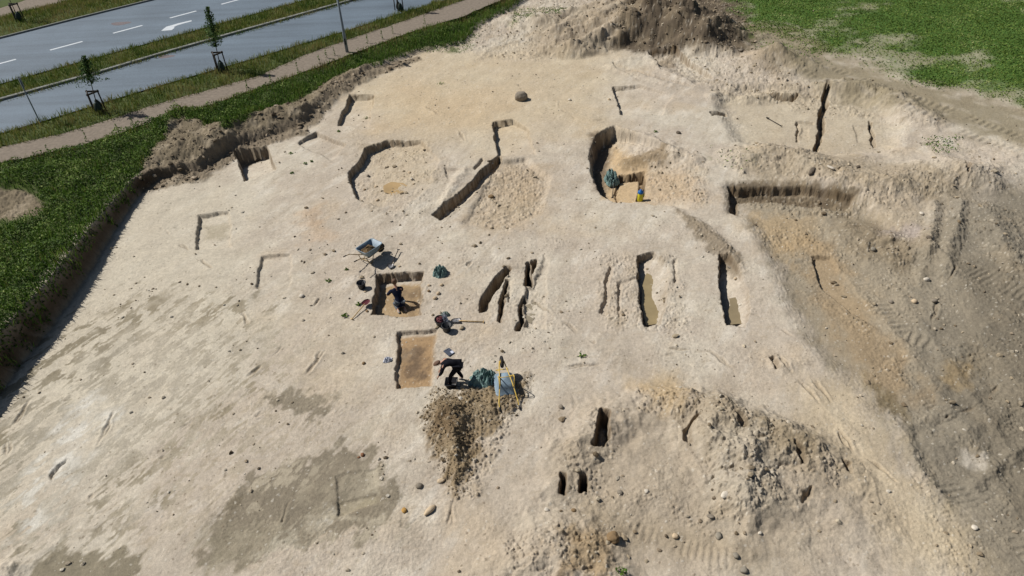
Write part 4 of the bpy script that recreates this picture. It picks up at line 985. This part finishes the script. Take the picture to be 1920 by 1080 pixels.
# ------------------------------------------------------------------ young street trees in post frames
def leaf_cloud(n, prof, z0, z1, size, cols, lean):
    t = rng.uniform(0, 1, n); rad = np.interp(t, prof[0], prof[1]); lob = .75 + .5 * np.sin(rng.integers(0, 5, n) * 1.7 + t * 23)
    a = rng.uniform(0, 6.28, n); a = a + .8 * np.sin(t * 19); r = rad * np.sqrt(rng.uniform(.05, 1, n)) * np.clip(.7 + .6 * np.sin(3 * a + t * 17), .25, 1.2)
    z = z0 + (z1 - z0) * t
    P = np.c_[r * np.cos(a) + lean[0] * z, r * np.sin(a) + lean[1] * z, z]
    return leafage('crown', P, rng.uniform(*size, n) * .85, palette(n, cols, .35))
def street_tree(px, py, label, H, crown_z, prof, nleaf, lean, supp_h=1.25):
    p = at(px, py, ZR); root = empty('street_tree', (p[0], p[1], ZR), label, 'tree', group='young street trees staked beside the road')
    bm = bmesh.new(); tube(bm, [(lean[0] * z, lean[1] * z, z) for z in np.linspace(-.1, H, 9)], .03, 7, radii=list(np.linspace(.035, .008, 9)))
    for k in range(22):
        z = rng.uniform(crown_z, H * .93); a = rng.uniform(0, 6.28); L = np.interp((z - crown_z) / (H - crown_z), prof[0], prof[1]) * 1.0
        tube(bm, [(lean[0] * z, lean[1] * z, z), (lean[0] * z + math.cos(a) * L * .5, lean[1] * z + math.sin(a) * L * .5, z + .12 * L), (lean[0] * z + math.cos(a) * L, lean[1] * z + math.sin(a) * L, z + .35 * L)], .008, 5)
    mobj('trunk', bm, M_dwood, root)
    cr = link('crown', leaf_cloud(nleaf, prof, crown_z, H, (.09, .17), [(34, 58, 24), (52, 84, 34), (78, 110, 50), (116, 140, 80)], lean), M_leaf, root)
    for k in range(3):
        a = k * 2.094 + .5; x, y = .38 * math.cos(a), .38 * math.sin(a)
        bm = bmesh.new(); tube(bm, [(x, y, -.2), (x * .94, y * .94, supp_h)], .04, 8); mobj('support_post', bm, M_dwood, root)
    for k in range(3):
        a = k * 2.094 + .5; b = a + 2.094; A = Vector((.36 * math.cos(a), .36 * math.sin(a), supp_h - .08)); B = Vector((.36 * math.cos(b), .36 * math.sin(b), supp_h - .08))
        bm = bmesh.new(); d = B - A; box(bm, (A + B) / 2, (d.length + .12, .05, .09), Matrix.Rotation(math.atan2(d.y, d.x), 4, 'Z')); mobj('support_rail', bm, M_dwood, root, False)
    for k in range(2):
        a = k * 2.6 - .9; bm = bmesh.new(); bmesh.ops.create_icosphere(bm, subdivisions=3, radius=1)
        for v in bm.verts:
            t = v.co.z; v.co = Vector((v.co.x * .17 * (1.1 - .35 * t), v.co.y * .14 * (1.1 - .35 * t), t * .34 + .3)) + Vector((math.cos(a) * .27, math.sin(a) * .27, 0)); v.co += v.co.normalized() * .02 * math.sin(v.co.z * 30 + v.co.x * 20)
        mobj('watering_bag', bm, M_bag, root)
    return root
M_bag = mat('dark_green_bag', alb(42, 56, 46), rough=.6, nscale=8, namt=.25)
PR1 = ([0, .08, .2, .45, .7, 1], [.75, .9, .62, .48, .26, .1]); PR2 = ([0, .15, .3, .45, .7, .85, 1], [.25, .55, .6, .42, .28, .24, .12])
street_tree(185, 209, 'young street tree with a ragged pointed crown spreading low, staked nearest the left edge', 3.15, 1.65, PR1, 1300, (.15, 0), 1.2)
street_tree(415, 133, 'tall narrow young street tree with a bushier middle, staked beside the side road', 3.9, 1.55, PR2, 1700, (.08, .0), 1.2)
street_tree(748, 20, 'staked young tree at the top edge of which only posts and bags show', 3.6, 1.7, PR1, 500, (0, 0), 1.2)
street_tree(36, 38, 'staked young tree in the top left corner beyond the main road', 3.6, 1.9, PR2, 500, (0, 0), 1.3)
street_tree(262, -6, 'young tree beyond the main road whose shadow reaches the top kerb', 3.6, 1.7, PR1, 500, (0, 0), 1.2)

# sign post and lamp post
p = at(74, 227, ZR); r0 = empty('sign_post', p, 'slim grey sign post with a round disc seen edge on, in the left verge', 'sign')
bm = bmesh.new(); tube(bm, [(0, 0, -.3), (0, 0, 2.55)], .032, 12); mobj('pole', bm, M_galv, r0)
bm = bmesh.new(); lathe(bm, [(.0, -.012), (.3, -.012), (.31, 0), (.3, .012), (0, .012)], 32); bmesh.ops.transform(bm, matrix=Matrix.Translation((.05, .02, 2.22)) @ Matrix.Rotation(R(31), 4, 'Z') @ Matrix.Rotation(R(90), 4, 'Y'), verts=bm.verts)
disc = mobj('sign_disc', bm, mat('grey_sign_back', alb(120, 126, 130), rough=.5, metal=.3, nscale=4), r0, False)
for z in (2.1, 2.34): bm = bmesh.new(); box(bm, (.02, .008, z), (.07, .05, .05)); mobj('bracket', bm, M_dsteel, r0, False)
p = at(651, 97, ZR); r0 = empty('lamp_post', p, 'tall tapered grey lamp post rising past the top edge beside the footpath', 'lamp post')
bm = bmesh.new(); tube(bm, [(0, 0, -.3), (0, 0, 1.2), (0, 0, 1.25), (0, 0, 4.4)], .1, 20, radii=[.105, .105, .085, .06]); mobj('pole', bm, M_galv, r0)
bm = bmesh.new(); box(bm, (.0, -.104, .7), (.1, .012, .4)); mobj('service_door', bm, M_dsteel, r0, False)
bm = bmesh.new(); tube(bm, [(0, 0, 4.35), (-.15, .15, 4.5), (-.4, .4, 4.55)], .04, 10); mobj('arm', bm, M_galv, r0)
bm = bmesh.new(); box(bm, (-.55, .55, 4.53), (.5, .24, .09), Matrix.Rotation(R(135), 4, 'Z')); bmesh.ops.bevel(bm, geom=bm.edges, offset=.03, segments=2); mobj('lamp_head', bm, M_dsteel, r0)

# ------------------------------------------------------------------ wheelbarrows
def rrect(lx0, lx1, hw, z, r, n=5):
    out = []
    for cx, cy, a0 in ((lx1 - r, hw - r, 0), (lx0 + r, hw - r, 90), (lx0 + r, -hw + r, 180), (lx1 - r, -hw + r, 270)):
        for k in range(n): a = R(a0 + 90 * k / (n - 1)); out.append((cx + r * math.cos(a), cy + r * math.sin(a), z))
    return out
def wheelbarrow(loc, rz, label, soil, tube_mat, flip=False, tilt=(0, 0)):
    root = empty('wheelbarrow', loc, label, 'wheelbarrow')
    pre = Matrix.Identity(4)
    if flip: pre = Matrix.Translation((0, 0, .64)) @ Matrix.Rotation(math.pi, 4, 'X')
    def fin(name, bm, m, sm=True, par=None):
        bmesh.ops.transform(bm, matrix=pre, verts=bm.verts); bmesh.ops.recalc_face_normals(bm, faces=bm.faces); return mobj(name, bm, m, par or root, sm)
    bm = bmesh.new()   # tray: outer shell, rim, inner shell
    o = [rrect(-.22, .22, .20, .28, .07), rrect(-.30, .34, .25, .40, .09), rrect(-.40, .50, .31, .60, .10), rrect(-.415, .515, .325, .605, .10), rrect(-.415, .515, .325, .625, .10),
         rrect(-.395, .495, .305, .622, .10), rrect(-.29, .33, .24, .41, .09), rrect(-.21, .21, .19, .295, .07)]
    loft(bm, o); tray = fin('tray', bm, M_tray)
    for p_ in tray.data.polygons: p_.use_smooth = True
    for s in (-1, 1):
        bm = bmesh.new(); tube(bm, [(.66, s * .07, .20), (.36, s * .12, .24), (-.2, s * .19, .27), (-.45, s * .24, .40), (-.72, s * .29, .56), (-.98, s * .30, .60)], .017, 8); fin('handle', bm, tube_mat)
        bm = bmesh.new(); tube(bm, [(-.88, s * .2985, .59), (-1.02, s * .301, .605)], .024, 10); fin('grip', bm, M_rubber)
        bm = bmesh.new(); tube(bm, [(.05, s * .17, .26), (-.12, s * .24, .04), (-.18, s * .24, .0), (-.26, s * .24, .02), (-.36, s * .225, .34)], .015, 8); fin('leg', bm, tube_mat)
    bm = bmesh.new(); tube(bm, [(-.18, -.24, .03), (-.18, .24, .03)], .012, 8); fin('cross_brace', bm, tube_mat); bm = bmesh.new(); tube(bm, [(.30, -.13, .25), (.52, -.2, .44), (.52, .2, .44), (.30, .13, .25)], .014, 8); fin('wheel_guard', bm, tube_mat)
    bm = bmesh.new(); pts = [(.62 + .145 * math.cos(a), 0, .2 + .145 * math.sin(a)) for a in np.linspace(0, 2 * math.pi, 24, endpoint=False)]; tube(bm, pts, .05, 10, True); wh = fin('wheel', bm, M_rubber)
    bm = bmesh.new(); lathe(bm, [(.0, -.04), (.1, -.03), (.115, 0), (.1, .03), (0, .04)], 20, (.62, 0, .2), 'y'); tube(bm, [(.62, -.09, .2), (.62, .09, .2)], .012, 8); fin('rim', bm, M_yel if flip else M_dsteel, True, wh)
    if soil:
        bm = bmesh.new(); rr_ = []
        for k, (f, z) in enumerate([(1, .44), (.8, .50), (.5, .56), (.2, .59), (.03, .6)]):
            rr_.append([(-.02 + (q[0] + .02) * f, q[1] * f, z + .03 * math.sin(q[0] * 23 + q[1] * 31 + k)) for q in rrect(-.30, .30, .24, 0, .1)])
        loft(bm, rr_); bmesh.ops.subdivide_edges(bm, edges=bm.edges, cuts=1)
        for v in bm.verts: v.co += Vector([rng.normal() * .008 for _ in range(3)])
        so_ = fin('soil_load', bm, M_soilf)
    root.rotation_euler = (tilt[0], tilt[1], rz)
    return root
g = gpt(694, 487); wheelbarrow((g[0] + .02, g[1], g[2] + .02), R(52), 'upright blue grey wheelbarrow loaded with brown soil, standing above the square pit', True, M_tube)
A = gpt(952, 748); B = gpt(940, 700); hd = math.atan2(B[1] - A[1], B[0] - A[0]); g = gpt(946, 724)
wheelbarrow((g[0], g[1], g[2] - .02), hd, 'blue wheelbarrow turned upside down with yellow handles pointing at the viewer, on brown soil', False, M_yel, True, (R(4), R(-3)))

# ------------------------------------------------------------------ shovels
def shovel(a, b, za, zb, label, hm, bmx, blade_l=.28, blade_w=.2, grip=True, roll=0, name='shovel'):
    """blade tip at pixel a, grip at pixel b"""
    A = gpt(*a); B = gpt(*b); A[2] += za; B[2] += zb
    d = Vector(B - A); L = d.length; root = empty(name, A, label, 'shovel')
    rot = d.to_track_quat('X', 'Z').to_matrix().to_4x4() @ Matrix.Rotation(roll, 4, 'X')
    def fin(nm, bm, m, sm=True): bmesh.ops.transform(bm, matrix=rot, verts=bm.verts); return mobj(nm, bm, m, root, sm)
    bm = bmesh.new(); tube(bm, [(blade_l * .8, 0, .035), (L * .5, 0, .03), (L - .02, 0, .02)], .019, 10, radii=[.02, .019, .017]); fin('shaft', bm, hm)
    bm = bmesh.new(); nu, nv = 8, 8; gr = []
    for i in range(nu):
        u = i / (nu - 1); w = blade_w * .5 * (math.sin(min(1, u * 2.2 + .12) * math.pi / 2)) * (1 if u < .85 else 1 - (u - .85) * 1.2); row = []
        for j in range(nv):
            v = j / (nv - 1) * 2 - 1; row.append(bm.verts.new((u * blade_l, v * w, .015 + .035 * v * v + .03 * u * u)))
        gr.append(row)
    for i in range(nu - 1):
        for j in range(nv - 1): bm.faces.new((gr[i][j], gr[i + 1][j], gr[i + 1][j + 1], gr[i][j + 1]))
    bmesh.ops.solidify(bm, geom=bm.faces, thickness=.006); bmesh.ops.recalc_face_normals(bm, faces=bm.faces); fin('blade', bm, bmx)
    if grip:
        bm = bmesh.new(); tube(bm, [(L - .01, -.06, .02), (L - .01, .06, .02)], .017, 10); fin('grip', bm, M_black if hm != M_wood else M_wood)
    return root
shovel((731, 505), (748, 472), .01, .10, 'dark handled shovel with a shiny steel blade beside the loaded wheelbarrow', M_dwood, M_steel, .27, .24)
M_mar = mat('maroon_paint', alb(132, 70, 78), rough=.45, nscale=9, namt=.2)
shovel((693, 567), (660, 600), .12, .02, 'wooden shovel with a maroon blade on the sand left of the square pit', M_wood, M_mar, .34, .27)
shovel((846, 603), (907, 605), .02, .02, 'shovel with a dusty steel blade and long pale shaft beside the pair of buckets', M_wood, M_steel, .34, .22)
shovel((1436, 221), (1465, 238), .01, .04, 'thin dark tool lying on the far terrace left of the long black slot', M_dwood, M_dsteel, .25, .12)

# spade handle leaning out of the net in the deep pit
shovel((1151, 344), (1148, 371), .25, .0, 'dark shafted tool leaning from the teal net in the deep curved pit', M_dwood, M_dsteel, .2, .16)

# ------------------------------------------------------------------ buckets and vessels
def bucket(px, py, label, r=.165, h=.28, m=None, bail=True, tilt=(0, 0), z=0):
    g = gpt(px, py); root = empty('bucket', (g[0], g[1], g[2] + z), label, 'bucket')
    bm = bmesh.new(); lathe(bm, [(.001, 0), (r * .72, 0), (r * .76, .02), (r * .97, h - .02), (r * 1.06, h - .015), (r * 1.06, h), (r * .95, h), (r * .73, .03), (.001, .025)], 28); bmesh.ops.recalc_face_normals(bm, faces=bm.faces); mobj('shell', bm, m or M_black, root)
    if bail:
        bm = bmesh.new(); tube(bm, [(r * 1.05 * math.cos(a), r * 1.05 * math.sin(a) * .9 - .0, h - .03 + .06 * math.sin(a)) for a in np.linspace(0, math.pi, 12)], .005, 6); mobj('bail', bm, M_dsteel, root)
    root.rotation_euler = (tilt[0], tilt[1], rng.uniform(0, 3))
    return root
bucket(679, 540, 'lone empty black bucket on the sand below the loaded wheelbarrow', .17, .26)
b1 = bucket(826, 608, 'black bucket filled with reddish cloth beside the crumpled plastic bag', .19, .27, tilt=(R(5), R(-8)))
b2 = bucket(838, 620, 'black bucket nearest the viewer of the pair by the long pale shovel', .17, .25)
def crumple(name, m, r, hgt, seed, sx=1, sy=1, fold=.35, n=54, parent=None):
    """a bunched sheet: folded cloth gathered into a low heap"""
    bm = bmesh.new(); V = []; F = []
    for i in range(n + 1):
        for j in range(n + 1):
            u, v = i / n * 2 - 1, j / n * 2 - 1
            x = u * math.sqrt(max(0, 1 - v * v / 2)); y = v * math.sqrt(max(0, 1 - u * u / 2)); V.append((x, y))
    V = np.array(V); x, y = V.T; rr = np.hypot(x, y); a = np.arctan2(y, x)
    edge = 1 + .18 * fbm(np.cos(a) * 1.6 + seed, np.sin(a) * 1.6, seed, 3)
    wx = x + .22 * perlin(x * 2.2, y * 2.2 + seed, seed + 1); wy = y + .22 * perlin(x * 2.2 + 7, y * 2.2, seed + 2)
    f1 = np.abs(perlin(wx * 2.1 + seed, wy * 2.1, seed + 3)); f2 = np.abs(perlin(wx * 4.6, wy * 4.6 + seed, seed + 4)); f3 = np.abs(perlin(wx * 9.5, wy * 9.5 + seed, seed + 6))
    z = hgt * (np.clip(1 - rr ** 2.6, 0, 1) * (.62 + fold * (1 - 3.2 * f1) + fold * .55 * (1 - 3.4 * f2) + fold * .25 * (1 - 3 * f3))) + .01
    z = np.maximum(z, .004 + .02 * (1 - rr)); X = x * edge * r * sx; Y = y * edge * r * sy
    P = np.c_[X + .05 * r * perlin(x * 5, y * 5, seed + 8), Y + .05 * r * perlin(x * 5, y * 5, seed + 9), z]
    q = np.arange((n + 1) ** 2).reshape(n + 1, n + 1); F = np.stack([q[:-1, :-1], q[1:, :-1], q[1:, 1:], q[:-1, 1:]], -1).reshape(-1, 4)
    me = mesh_np(name, P, F, smooth=True); o = link(name, me, m, parent); md = o.modifiers.new('thickness', 'SOLIDIFY'); md.thickness = .008; md.offset = -1
    return o
M_net = mat('teal_net', alb(126, 152, 146), rough=.75, nscale=16, namt=.22, bump=.8, bscale=90, spec=.2)
for px, py, r, h, sx, sy, sd, lb in [(825, 513, .30, .26, 1, 1.05, 5, 'small round bundle of teal netting on the sand right of the square pit'),
                               (909, 716, .46, .33, 1.1, .95, 12, 'large crumpled heap of teal netting beside the upturned wheelbarrow'),
                               (1146, 341, .36, .42, 1, 1.5, 31, 'crumpled teal netting lying inside the deep curved pit')]:
    g = gpt(px, py); o = crumple('netting', M_net, r, h, sd, sx, sy, .62); o.location = (g[0], g[1], g[2] + (.0 if px != 1146 else .03)); tag(o, lb, 'netting', 'crumpled teal netting sheets')
M_bagw = mat('white_plastic_film', alb(214, 216, 226), rough=.35, nscale=6, namt=.12, spec=.5)
g = gpt(727, 676); o = crumple('plastic_bag', M_bagw, .14, .12, 41, 1.1, .8, .5, 26); o.location = g; o.rotation_euler = (0, 0, .5); tag(o, 'crumpled white plastic bag lying left of the rectangular pit', 'bag')
g = gpt(834, 604); o = crumple('plastic_bag', M_bagw, .17, .30, 47, .8, 1.2, .5, 26); o.location = g; tag(o, 'pale bluish plastic bag standing between the two black buckets', 'bag')
g = gpt(835, 591); o = crumple('cloth', mat('grey_green_cloth', alb(120, 132, 124), rough=.9, nscale=14, namt=.3), .15, .12, 53, 1.1, .8, .5, 26); o.location = g; tag(o, 'small grey green cloth just above the pair of black buckets', 'cloth')
o = crumple('cloth', mat('reddish_cloth', alb(122, 72, 74), rough=.9, nscale=14, namt=.3), .15, .12, 59, 1, 1, .5, 24); o.location = (b1.location[0], b1.location[1], b1.location[2] + .19); tag(o, 'dull red cloth stuffed in the left bucket of the pair', 'cloth')
# black soil tray at the standing person's feet
g = gpt(847, 724); root = empty('soil_tub', (g[0], g[1], g[2]), 'black rectangular tub with sloping sides at the bending person\'s feet', 'tub', R(-4))
bm = bmesh.new(); loft(bm, [rrect(-.14, .14, .13, .005, .03), rrect(-.18, .18, .17, .2, .04), rrect(-.2, .2, .19, .205, .04), rrect(-.2, .2, .19, .215, .04), rrect(-.18, .18, .17, .213, .04), rrect(-.13, .13, .12, .02, .03)]); bmesh.ops.recalc_face_normals(bm, faces=bm.faces); mobj('shell', bm, M_black, root)
bm = bmesh.new(); tube(bm, [(-.06, .185, .2), (-.05, .24, .205), (.05, .24, .205), (.06, .185, .2)], .009, 6); mobj('handle', bm, M_black, root)
# slate folder
g = gpt(842, 661); root = empty('clipboard', (g[0], g[1], g[2] + .03), 'dark slate clipboard with a small light sheet lying above the bending person', 'clipboard', R(38))
M_slate = mat('slate_card', alb(74, 80, 92), rough=.6, nscale=8, namt=.15)
bm = bmesh.new(); box(bm, (0, 0, 0), (.25, .33, .008)); bmesh.ops.bevel(bm, geom=bm.edges, offset=.003, segments=1); mobj('board', bm, M_slate, root, False)
bm = bmesh.new(); box(bm, (0, .15, .012), (.11, .03, .014)); bmesh.ops.bevel(bm, geom=bm.edges, offset=.004, segments=1); mobj('clip', bm, M_steel, root, False)
bm = bmesh.new(); box(bm, (.07, -.08, .0075), (.09, .12, .003)); mobj('sheet', bm, M_bagw, root, False)
# yellow canister with a blue top
g = gpt(1200, 376); root = empty('canister', (g[0], g[1], g[2]), 'yellow canister with a bright blue top at the near rim of the deep curved pit', 'canister')
bm = bmesh.new(); lathe(bm, [(.001, 0), (.115, 0), (.125, .02), (.125, .40), (.11, .42)], 28); mobj('body', bm, mat('yellow_plastic', alb(212, 200, 50), rough=.45, nscale=5, namt=.1), root)
bm = bmesh.new(); lathe(bm, [(.13, .395), (.132, .45), (.11, .50), (.05, .53), (.045, .57), (.001, .575)], 28); mobj('cap', bm, mat('blue_plastic', alb(40, 104, 170), rough=.4, nscale=5, namt=.1), root)
bm = bmesh.new(); tube(bm, [(.12, 0, .40), (.17, 0, .33), (.17, 0, .22), (.12, 0, .15)], .014, 8); mobj('handle', bm, bpy.data.materials['yellow_plastic'], root)

# ------------------------------------------------------------------ people
def skin(name, nodes, edges, m, parent, sub=2, root=0):
    me = bpy.data.meshes.new(name); me.from_pydata([n[:3] for n in nodes], edges, []); o = bpy.data.objects.new(name, me); COL.objects.link(o)
    sk = o.modifiers.new('s', 'SKIN'); sk.use_smooth_shade = True; sk.branch_smoothing = .6
    for i, n in enumerate(nodes):
        r = n[3]; sv = me.skin_vertices[0].data[i]; sv.radius = (r, r * (n[4] if len(n) > 4 else 1)); sv.use_root = i == root
    ss = o.modifiers.new('u', 'SUBSURF'); ss.levels = sub; ss.render_levels = sub
    dg = bpy.context.evaluated_depsgraph_get(); me2 = bpy.data.meshes.new_from_object(o.evaluated_get(dg)); bpy.data.objects.remove(o)
    me2.name = name; me2.materials.clear()
    for p_ in me2.polygons: p_.use_smooth = True
    return link(name, me2, m, parent)
M_skin = mat('skin', alb(196, 150, 126), rough=.6, nscale=10, namt=.08); M_navy = mat('navy_cloth', alb(34, 38, 56), rough=.9, nscale=12, namt=.25, bump=.5, bscale=30, spec=.1)
M_blackc = mat('black_cloth', alb(28, 28, 34), rough=.9, nscale=12, namt=.25, spec=.1); M_greyc = mat('grey_trousers', alb(104, 108, 112), rough=.9, nscale=12, namt=.15)
M_hair = mat('brown_hair', alb(104, 78, 60), rough=.7, nscale=30, namt=.35); M_shoe = mat('light_shoe', alb(166, 160, 150), rough=.8, nscale=9, namt=.2); M_glove = mat('pale_glove', alb(182, 176, 166), rough=.8)
def V3(p): return Vector(p)
def person(loc, rz, label, J, jm, tm, sm, hand_mat=None):
    """J: joint positions; forward is +Y"""
    root = empty('person', loc, label, 'person', rz)
    N = []; E = []
    def add(p, r, par=None, f=1):
        N.append((*p, r, f)); 
        if par is not None: E.append((par, len(N) - 1))
        return len(N) - 1
    pel = add(J['pelvis'], .12); sp = add(J['spine'], .115, pel); ch = add(J['chest'], .13, sp); nk = add(J['neck'], .055, ch)
    hd = V3(J['head']); nkv = V3(J['neck']); ax = (hd - nkv).normalized(); fw = V3(J['face']).normalized(); sd = fw.cross(ax).normalized()
    h1 = add(hd - ax * .05, .072, nk); h2 = add(hd + ax * .03, .092, h1); h3 = add(hd + ax * .10, .06, h2)
    no = add(hd + fw * .105 - ax * .01, .016, h2); chn = add(hd + fw * .07 - ax * .09, .03, h1)
    for s in (-1, 1): add(hd + sd * .095 * s - ax * .005, .018, h2)
    for s, k in ((-1, 'L'), (1, 'R')):
        sh = add(J['sh' + k], .062, ch); el = add(J['el' + k], .045, sh); wr = add(J['wr' + k], .03, el)
        a = V3(J['el' + k]); w = V3(J['wr' + k]); dh = (w - a).normalized(); across = dh.cross(Vector((0, 0, 1))); across = across.normalized() if across.length > .1 else Vector((1, 0, 0)); down = dh.cross(across) * 1
        if down.z > 0: down = -down
        pm = add(w + dh * .06, .034, wr, .6)
        for q, (off, ln) in enumerate(((-.03, .07), (-.01, .082), (.011, .077), (.03, .06))):
            b0 = add(w + dh * .095 + across * off, .0095, pm); b1_ = add(w + dh * (.095 + ln * .5) + across * off * 1.15 + down * .012, .009, b0); add(w + dh * (.095 + ln * .85) + across * off * 1.2 + down * .045, .008, b1_)
        t0 = add(w + dh * .05 - across * .04 * s, .011, pm); add(w + dh * .09 - across * .06 * s + down * .02, .009, t0)
        hp = add(J['hip' + k], .09, pel); kn = add(J['kn' + k], .058, hp); an = add(J['an' + k], .038, kn); toe = add(J['to' + k], .034, an)
    skin('body', N, E, M_skin, root, 1)
    # clothes as closed layers a little outside the body
    N2 = []; E2 = []
    def a2(p, r, par=None, f=1):
        N2.append((*p, r, f)); 
        if par is not None: E2.append((par, len(N2) - 1))
        return len(N2) - 1
    pv = V3(J['pelvis']); pl = a2(pv, .15); a2(pv + (pv - V3(J['spine'])).normalized() * .09 - Vector((0, 0, .03)), .085, pl); s_ = a2(J['spine'], .15, pl); c_ = a2(J['chest'], .16, s_); a2(nkv * .75 + V3(J['chest']) * .25, .075, c_)
    for k in 'LR':
        e0 = a2(J['sh' + k], .085, c_); e1 = a2(J['el' + k], .062, e0); a2(V3(J['el' + k]) * .15 + V3(J['wr' + k]) * .85, .045, e1)
    skin('jacket', N2, E2, jm, root, 2)
    N2.clear(); E2.clear(); pl = a2(V3(J['pelvis']) + Vector((0, 0, -.0)), .15)
    for k in 'LR':
        e0 = a2(J['hip' + k], .118, pl); e1 = a2(J['kn' + k], .078, e0); a2(V3(J['an' + k]) * .95 + V3(J['kn' + k]) * .05, .058, e1)
    skin('trousers', N2, E2, tm, root, 2)
    for k in 'LR':
        N2.clear(); E2.clear(); an = V3(J['an' + k]); to = V3(J['to' + k]); d = (to - an).normalized()
        e = a2(an, .05); e1 = a2(an * .5 + to * .5 - Vector((0, 0, .008)), .05, e, .8); a2(to + d * .03, .042, e1, .8); skin('shoe', N2, E2, sm, root, 1)
    bm = bmesh.new(); bmesh.ops.create_icosphere(bm, subdivisions=3, radius=1)
    M3 = Matrix((sd, fw, ax)).transposed().to_4x4()
    for v in bm.verts:
        c = v.co.copy(); cut = 1 if not (c.y > .35 and c.z < .45) else .82
        v.co = Vector((c.x * .102, c.y * .112, c.z * .118)) * cut * (1 + .04 * math.sin(c.x * 21 + c.z * 17))
    bmesh.ops.transform(bm, matrix=Matrix.Translation(hd + ax * .035 - fw * .012) @ M3, verts=bm.verts); mobj('hair', bm, M_hair, root)
    for s in (-1, 1):
        bm = bmesh.new(); bmesh.ops.create_icosphere(bm, subdivisions=1, radius=.011); bmesh.ops.transform(bm, matrix=Matrix.Translation(hd + fw * .088 + sd * .033 * s + ax * .012), verts=bm.verts); mobj('eye', bm, M_blackc, root)
    return root
# kneeling in the square pit, back to the viewer, working to the left
g = gpt(749, 588); gz0 = gpt(745, 575)
JK = dict(pelvis=(0, .0, .33), spine=(0, .1, .5), chest=(0, .2, .68), neck=(0, .30, .86), head=(0, .36, .98), face=(0, .8, -.6),
          shL=(-.19, .23, .76), shR=(.19, .23, .76), elL=(-.30, .36, .54), elR=(.24, .42, .52), wrL=(-.28, .56, .38), wrR=(.02, .60, .36),
          hipL=(-.10, .0, .30), hipR=(.10, .0, .30), knL=(-.14, .34, .08), knR=(.13, .32, .08), anL=(-.13, -.10, .07), anR=(.12, -.12, .07), toL=(-.13, -.26, .05), toR=(.12, -.28, .05))
pz = float(gz(gz0[0], gz0[1])[0])
person((g[0] + .02, g[1] + .28, pz), R(22), 'person in a navy jacket and grey trousers kneeling in the square pit, facing away', JK, M_navy, M_greyc, M_shoe)
g = gpt(841, 707)
JB = dict(pelvis=(0, -.12, .86), spine=(0, .04, .97), chest=(0, .24, 1.0), neck=(0, .41, .97), head=(0, .54, .93), face=(0, .45, -.9),
          shL=(-.17, .32, .95), shR=(.17, .32, .95), elL=(-.22, .40, .68), elR=(.20, .36, .70), wrL=(-.16, .52, .48), wrR=(.14, .50, .50),
          hipL=(-.10, -.12, .82), hipR=(.10, -.12, .82), knL=(-.13, .12, .46), knR=(.13, -.10, .44), anL=(-.14, .20, .09), anR=(.16, -.24, .09), toL=(-.15, .34, .04), toR=(.17, -.10, .04))
person((g[0] + .24, g[1] - .27, g[2]), R(86), 'person in black clothes bending far forward at the right rim of the rectangular pit', JB, M_blackc, M_blackc, M_shoe).scale = (.92, .92, .92)

# ------------------------------------------------------------------ single plants
def stalk(px, py, h, label, group, leaves=38, col=GRN, w=.12, z=None):
    g = gpt(px, py); root = empty('tall_weed' if h > .35 else 'weed_tuft', g, label, 'weed', group=group)
    if h > .35:
        bm = bmesh.new(); tube(bm, [(0, 0, -.03), (.02, .01, h * .5), (.01, .03, h)], .008, 5, radii=[.01, .008, .003]); mobj('stem', bm, M_wstem, root)
    t = rng.uniform(.05, 1, leaves); a = rng.uniform(0, 6.28, leaves); r = w * (1.1 - .8 * t if h > .35 else 1) * rng.uniform(.2, 1, leaves)
    P = np.c_[r * np.cos(a), r * np.sin(a), h * t]
    link('leaves', leafage('leaves', P, rng.uniform(.06, .12, leaves), palette(leaves, col, .25)), M_leaf, root)
M_wstem = mat('weed_stem', alb(96, 104, 58), rough=.8)
for px, py in [(690, 84), (717, 76), (737, 66), (628, 107), (613, 112), (560, 140), (300, 238), (252, 240), (224, 252), (335, 214), (600, 122), (510, 160), (165, 268), (96, 296), (465, 168), (797, 48)]:
    stalk(px, py, rng.uniform(.5, .8), 'upright green weed stalk standing at the near edge of the footpath', 'weed stalks along the footpath edge')
for px, py, h, w, lb in [(648, 593, .10, .13, 'dark green weed tuft left of the maroon shovel'), (672, 571, .08, .10, 'small weed tuft just above the maroon shovel blade'), (1091, 668, .07, .14, 'low green weed on the open sand below the shallow trenches'),
                  (1165, 1074, .14, .13, 'bright green tuft at the bottom edge of the photograph'), (616, 527, .05, .09, 'tiny weed on the sand right of the shallow square pit'), (572, 308, .08, .1, 'dark weed right of the dark walled pit near the bank'),
                  (585, 303, .07, .08, 'small dark weed beside another right of the dark walled pit'), (545, 288, .06, .10, 'flat dark weed below the shallow angled pit'), (826, 158, .08, .22, 'patch of weed on the far pale sand'),
                  (635, 247, .06, .1, 'weed just below the tall deep pit on the far sand'), (650, 516 - 10, .05, .07, 'tiny weed between shallow pit and black bucket'), (1229, 248, .1, .1, 'yellow green weed above the mound by the deep curved pit'), (548, 325, .06, .1, 'weed nearest the camera below the dark walled pit'), (686, 222, .08, .12, 'dark weed clump on the floor edge of the tall deep pit')]:
    stalk(px, py, h, lb, None, 26, GRN, w)
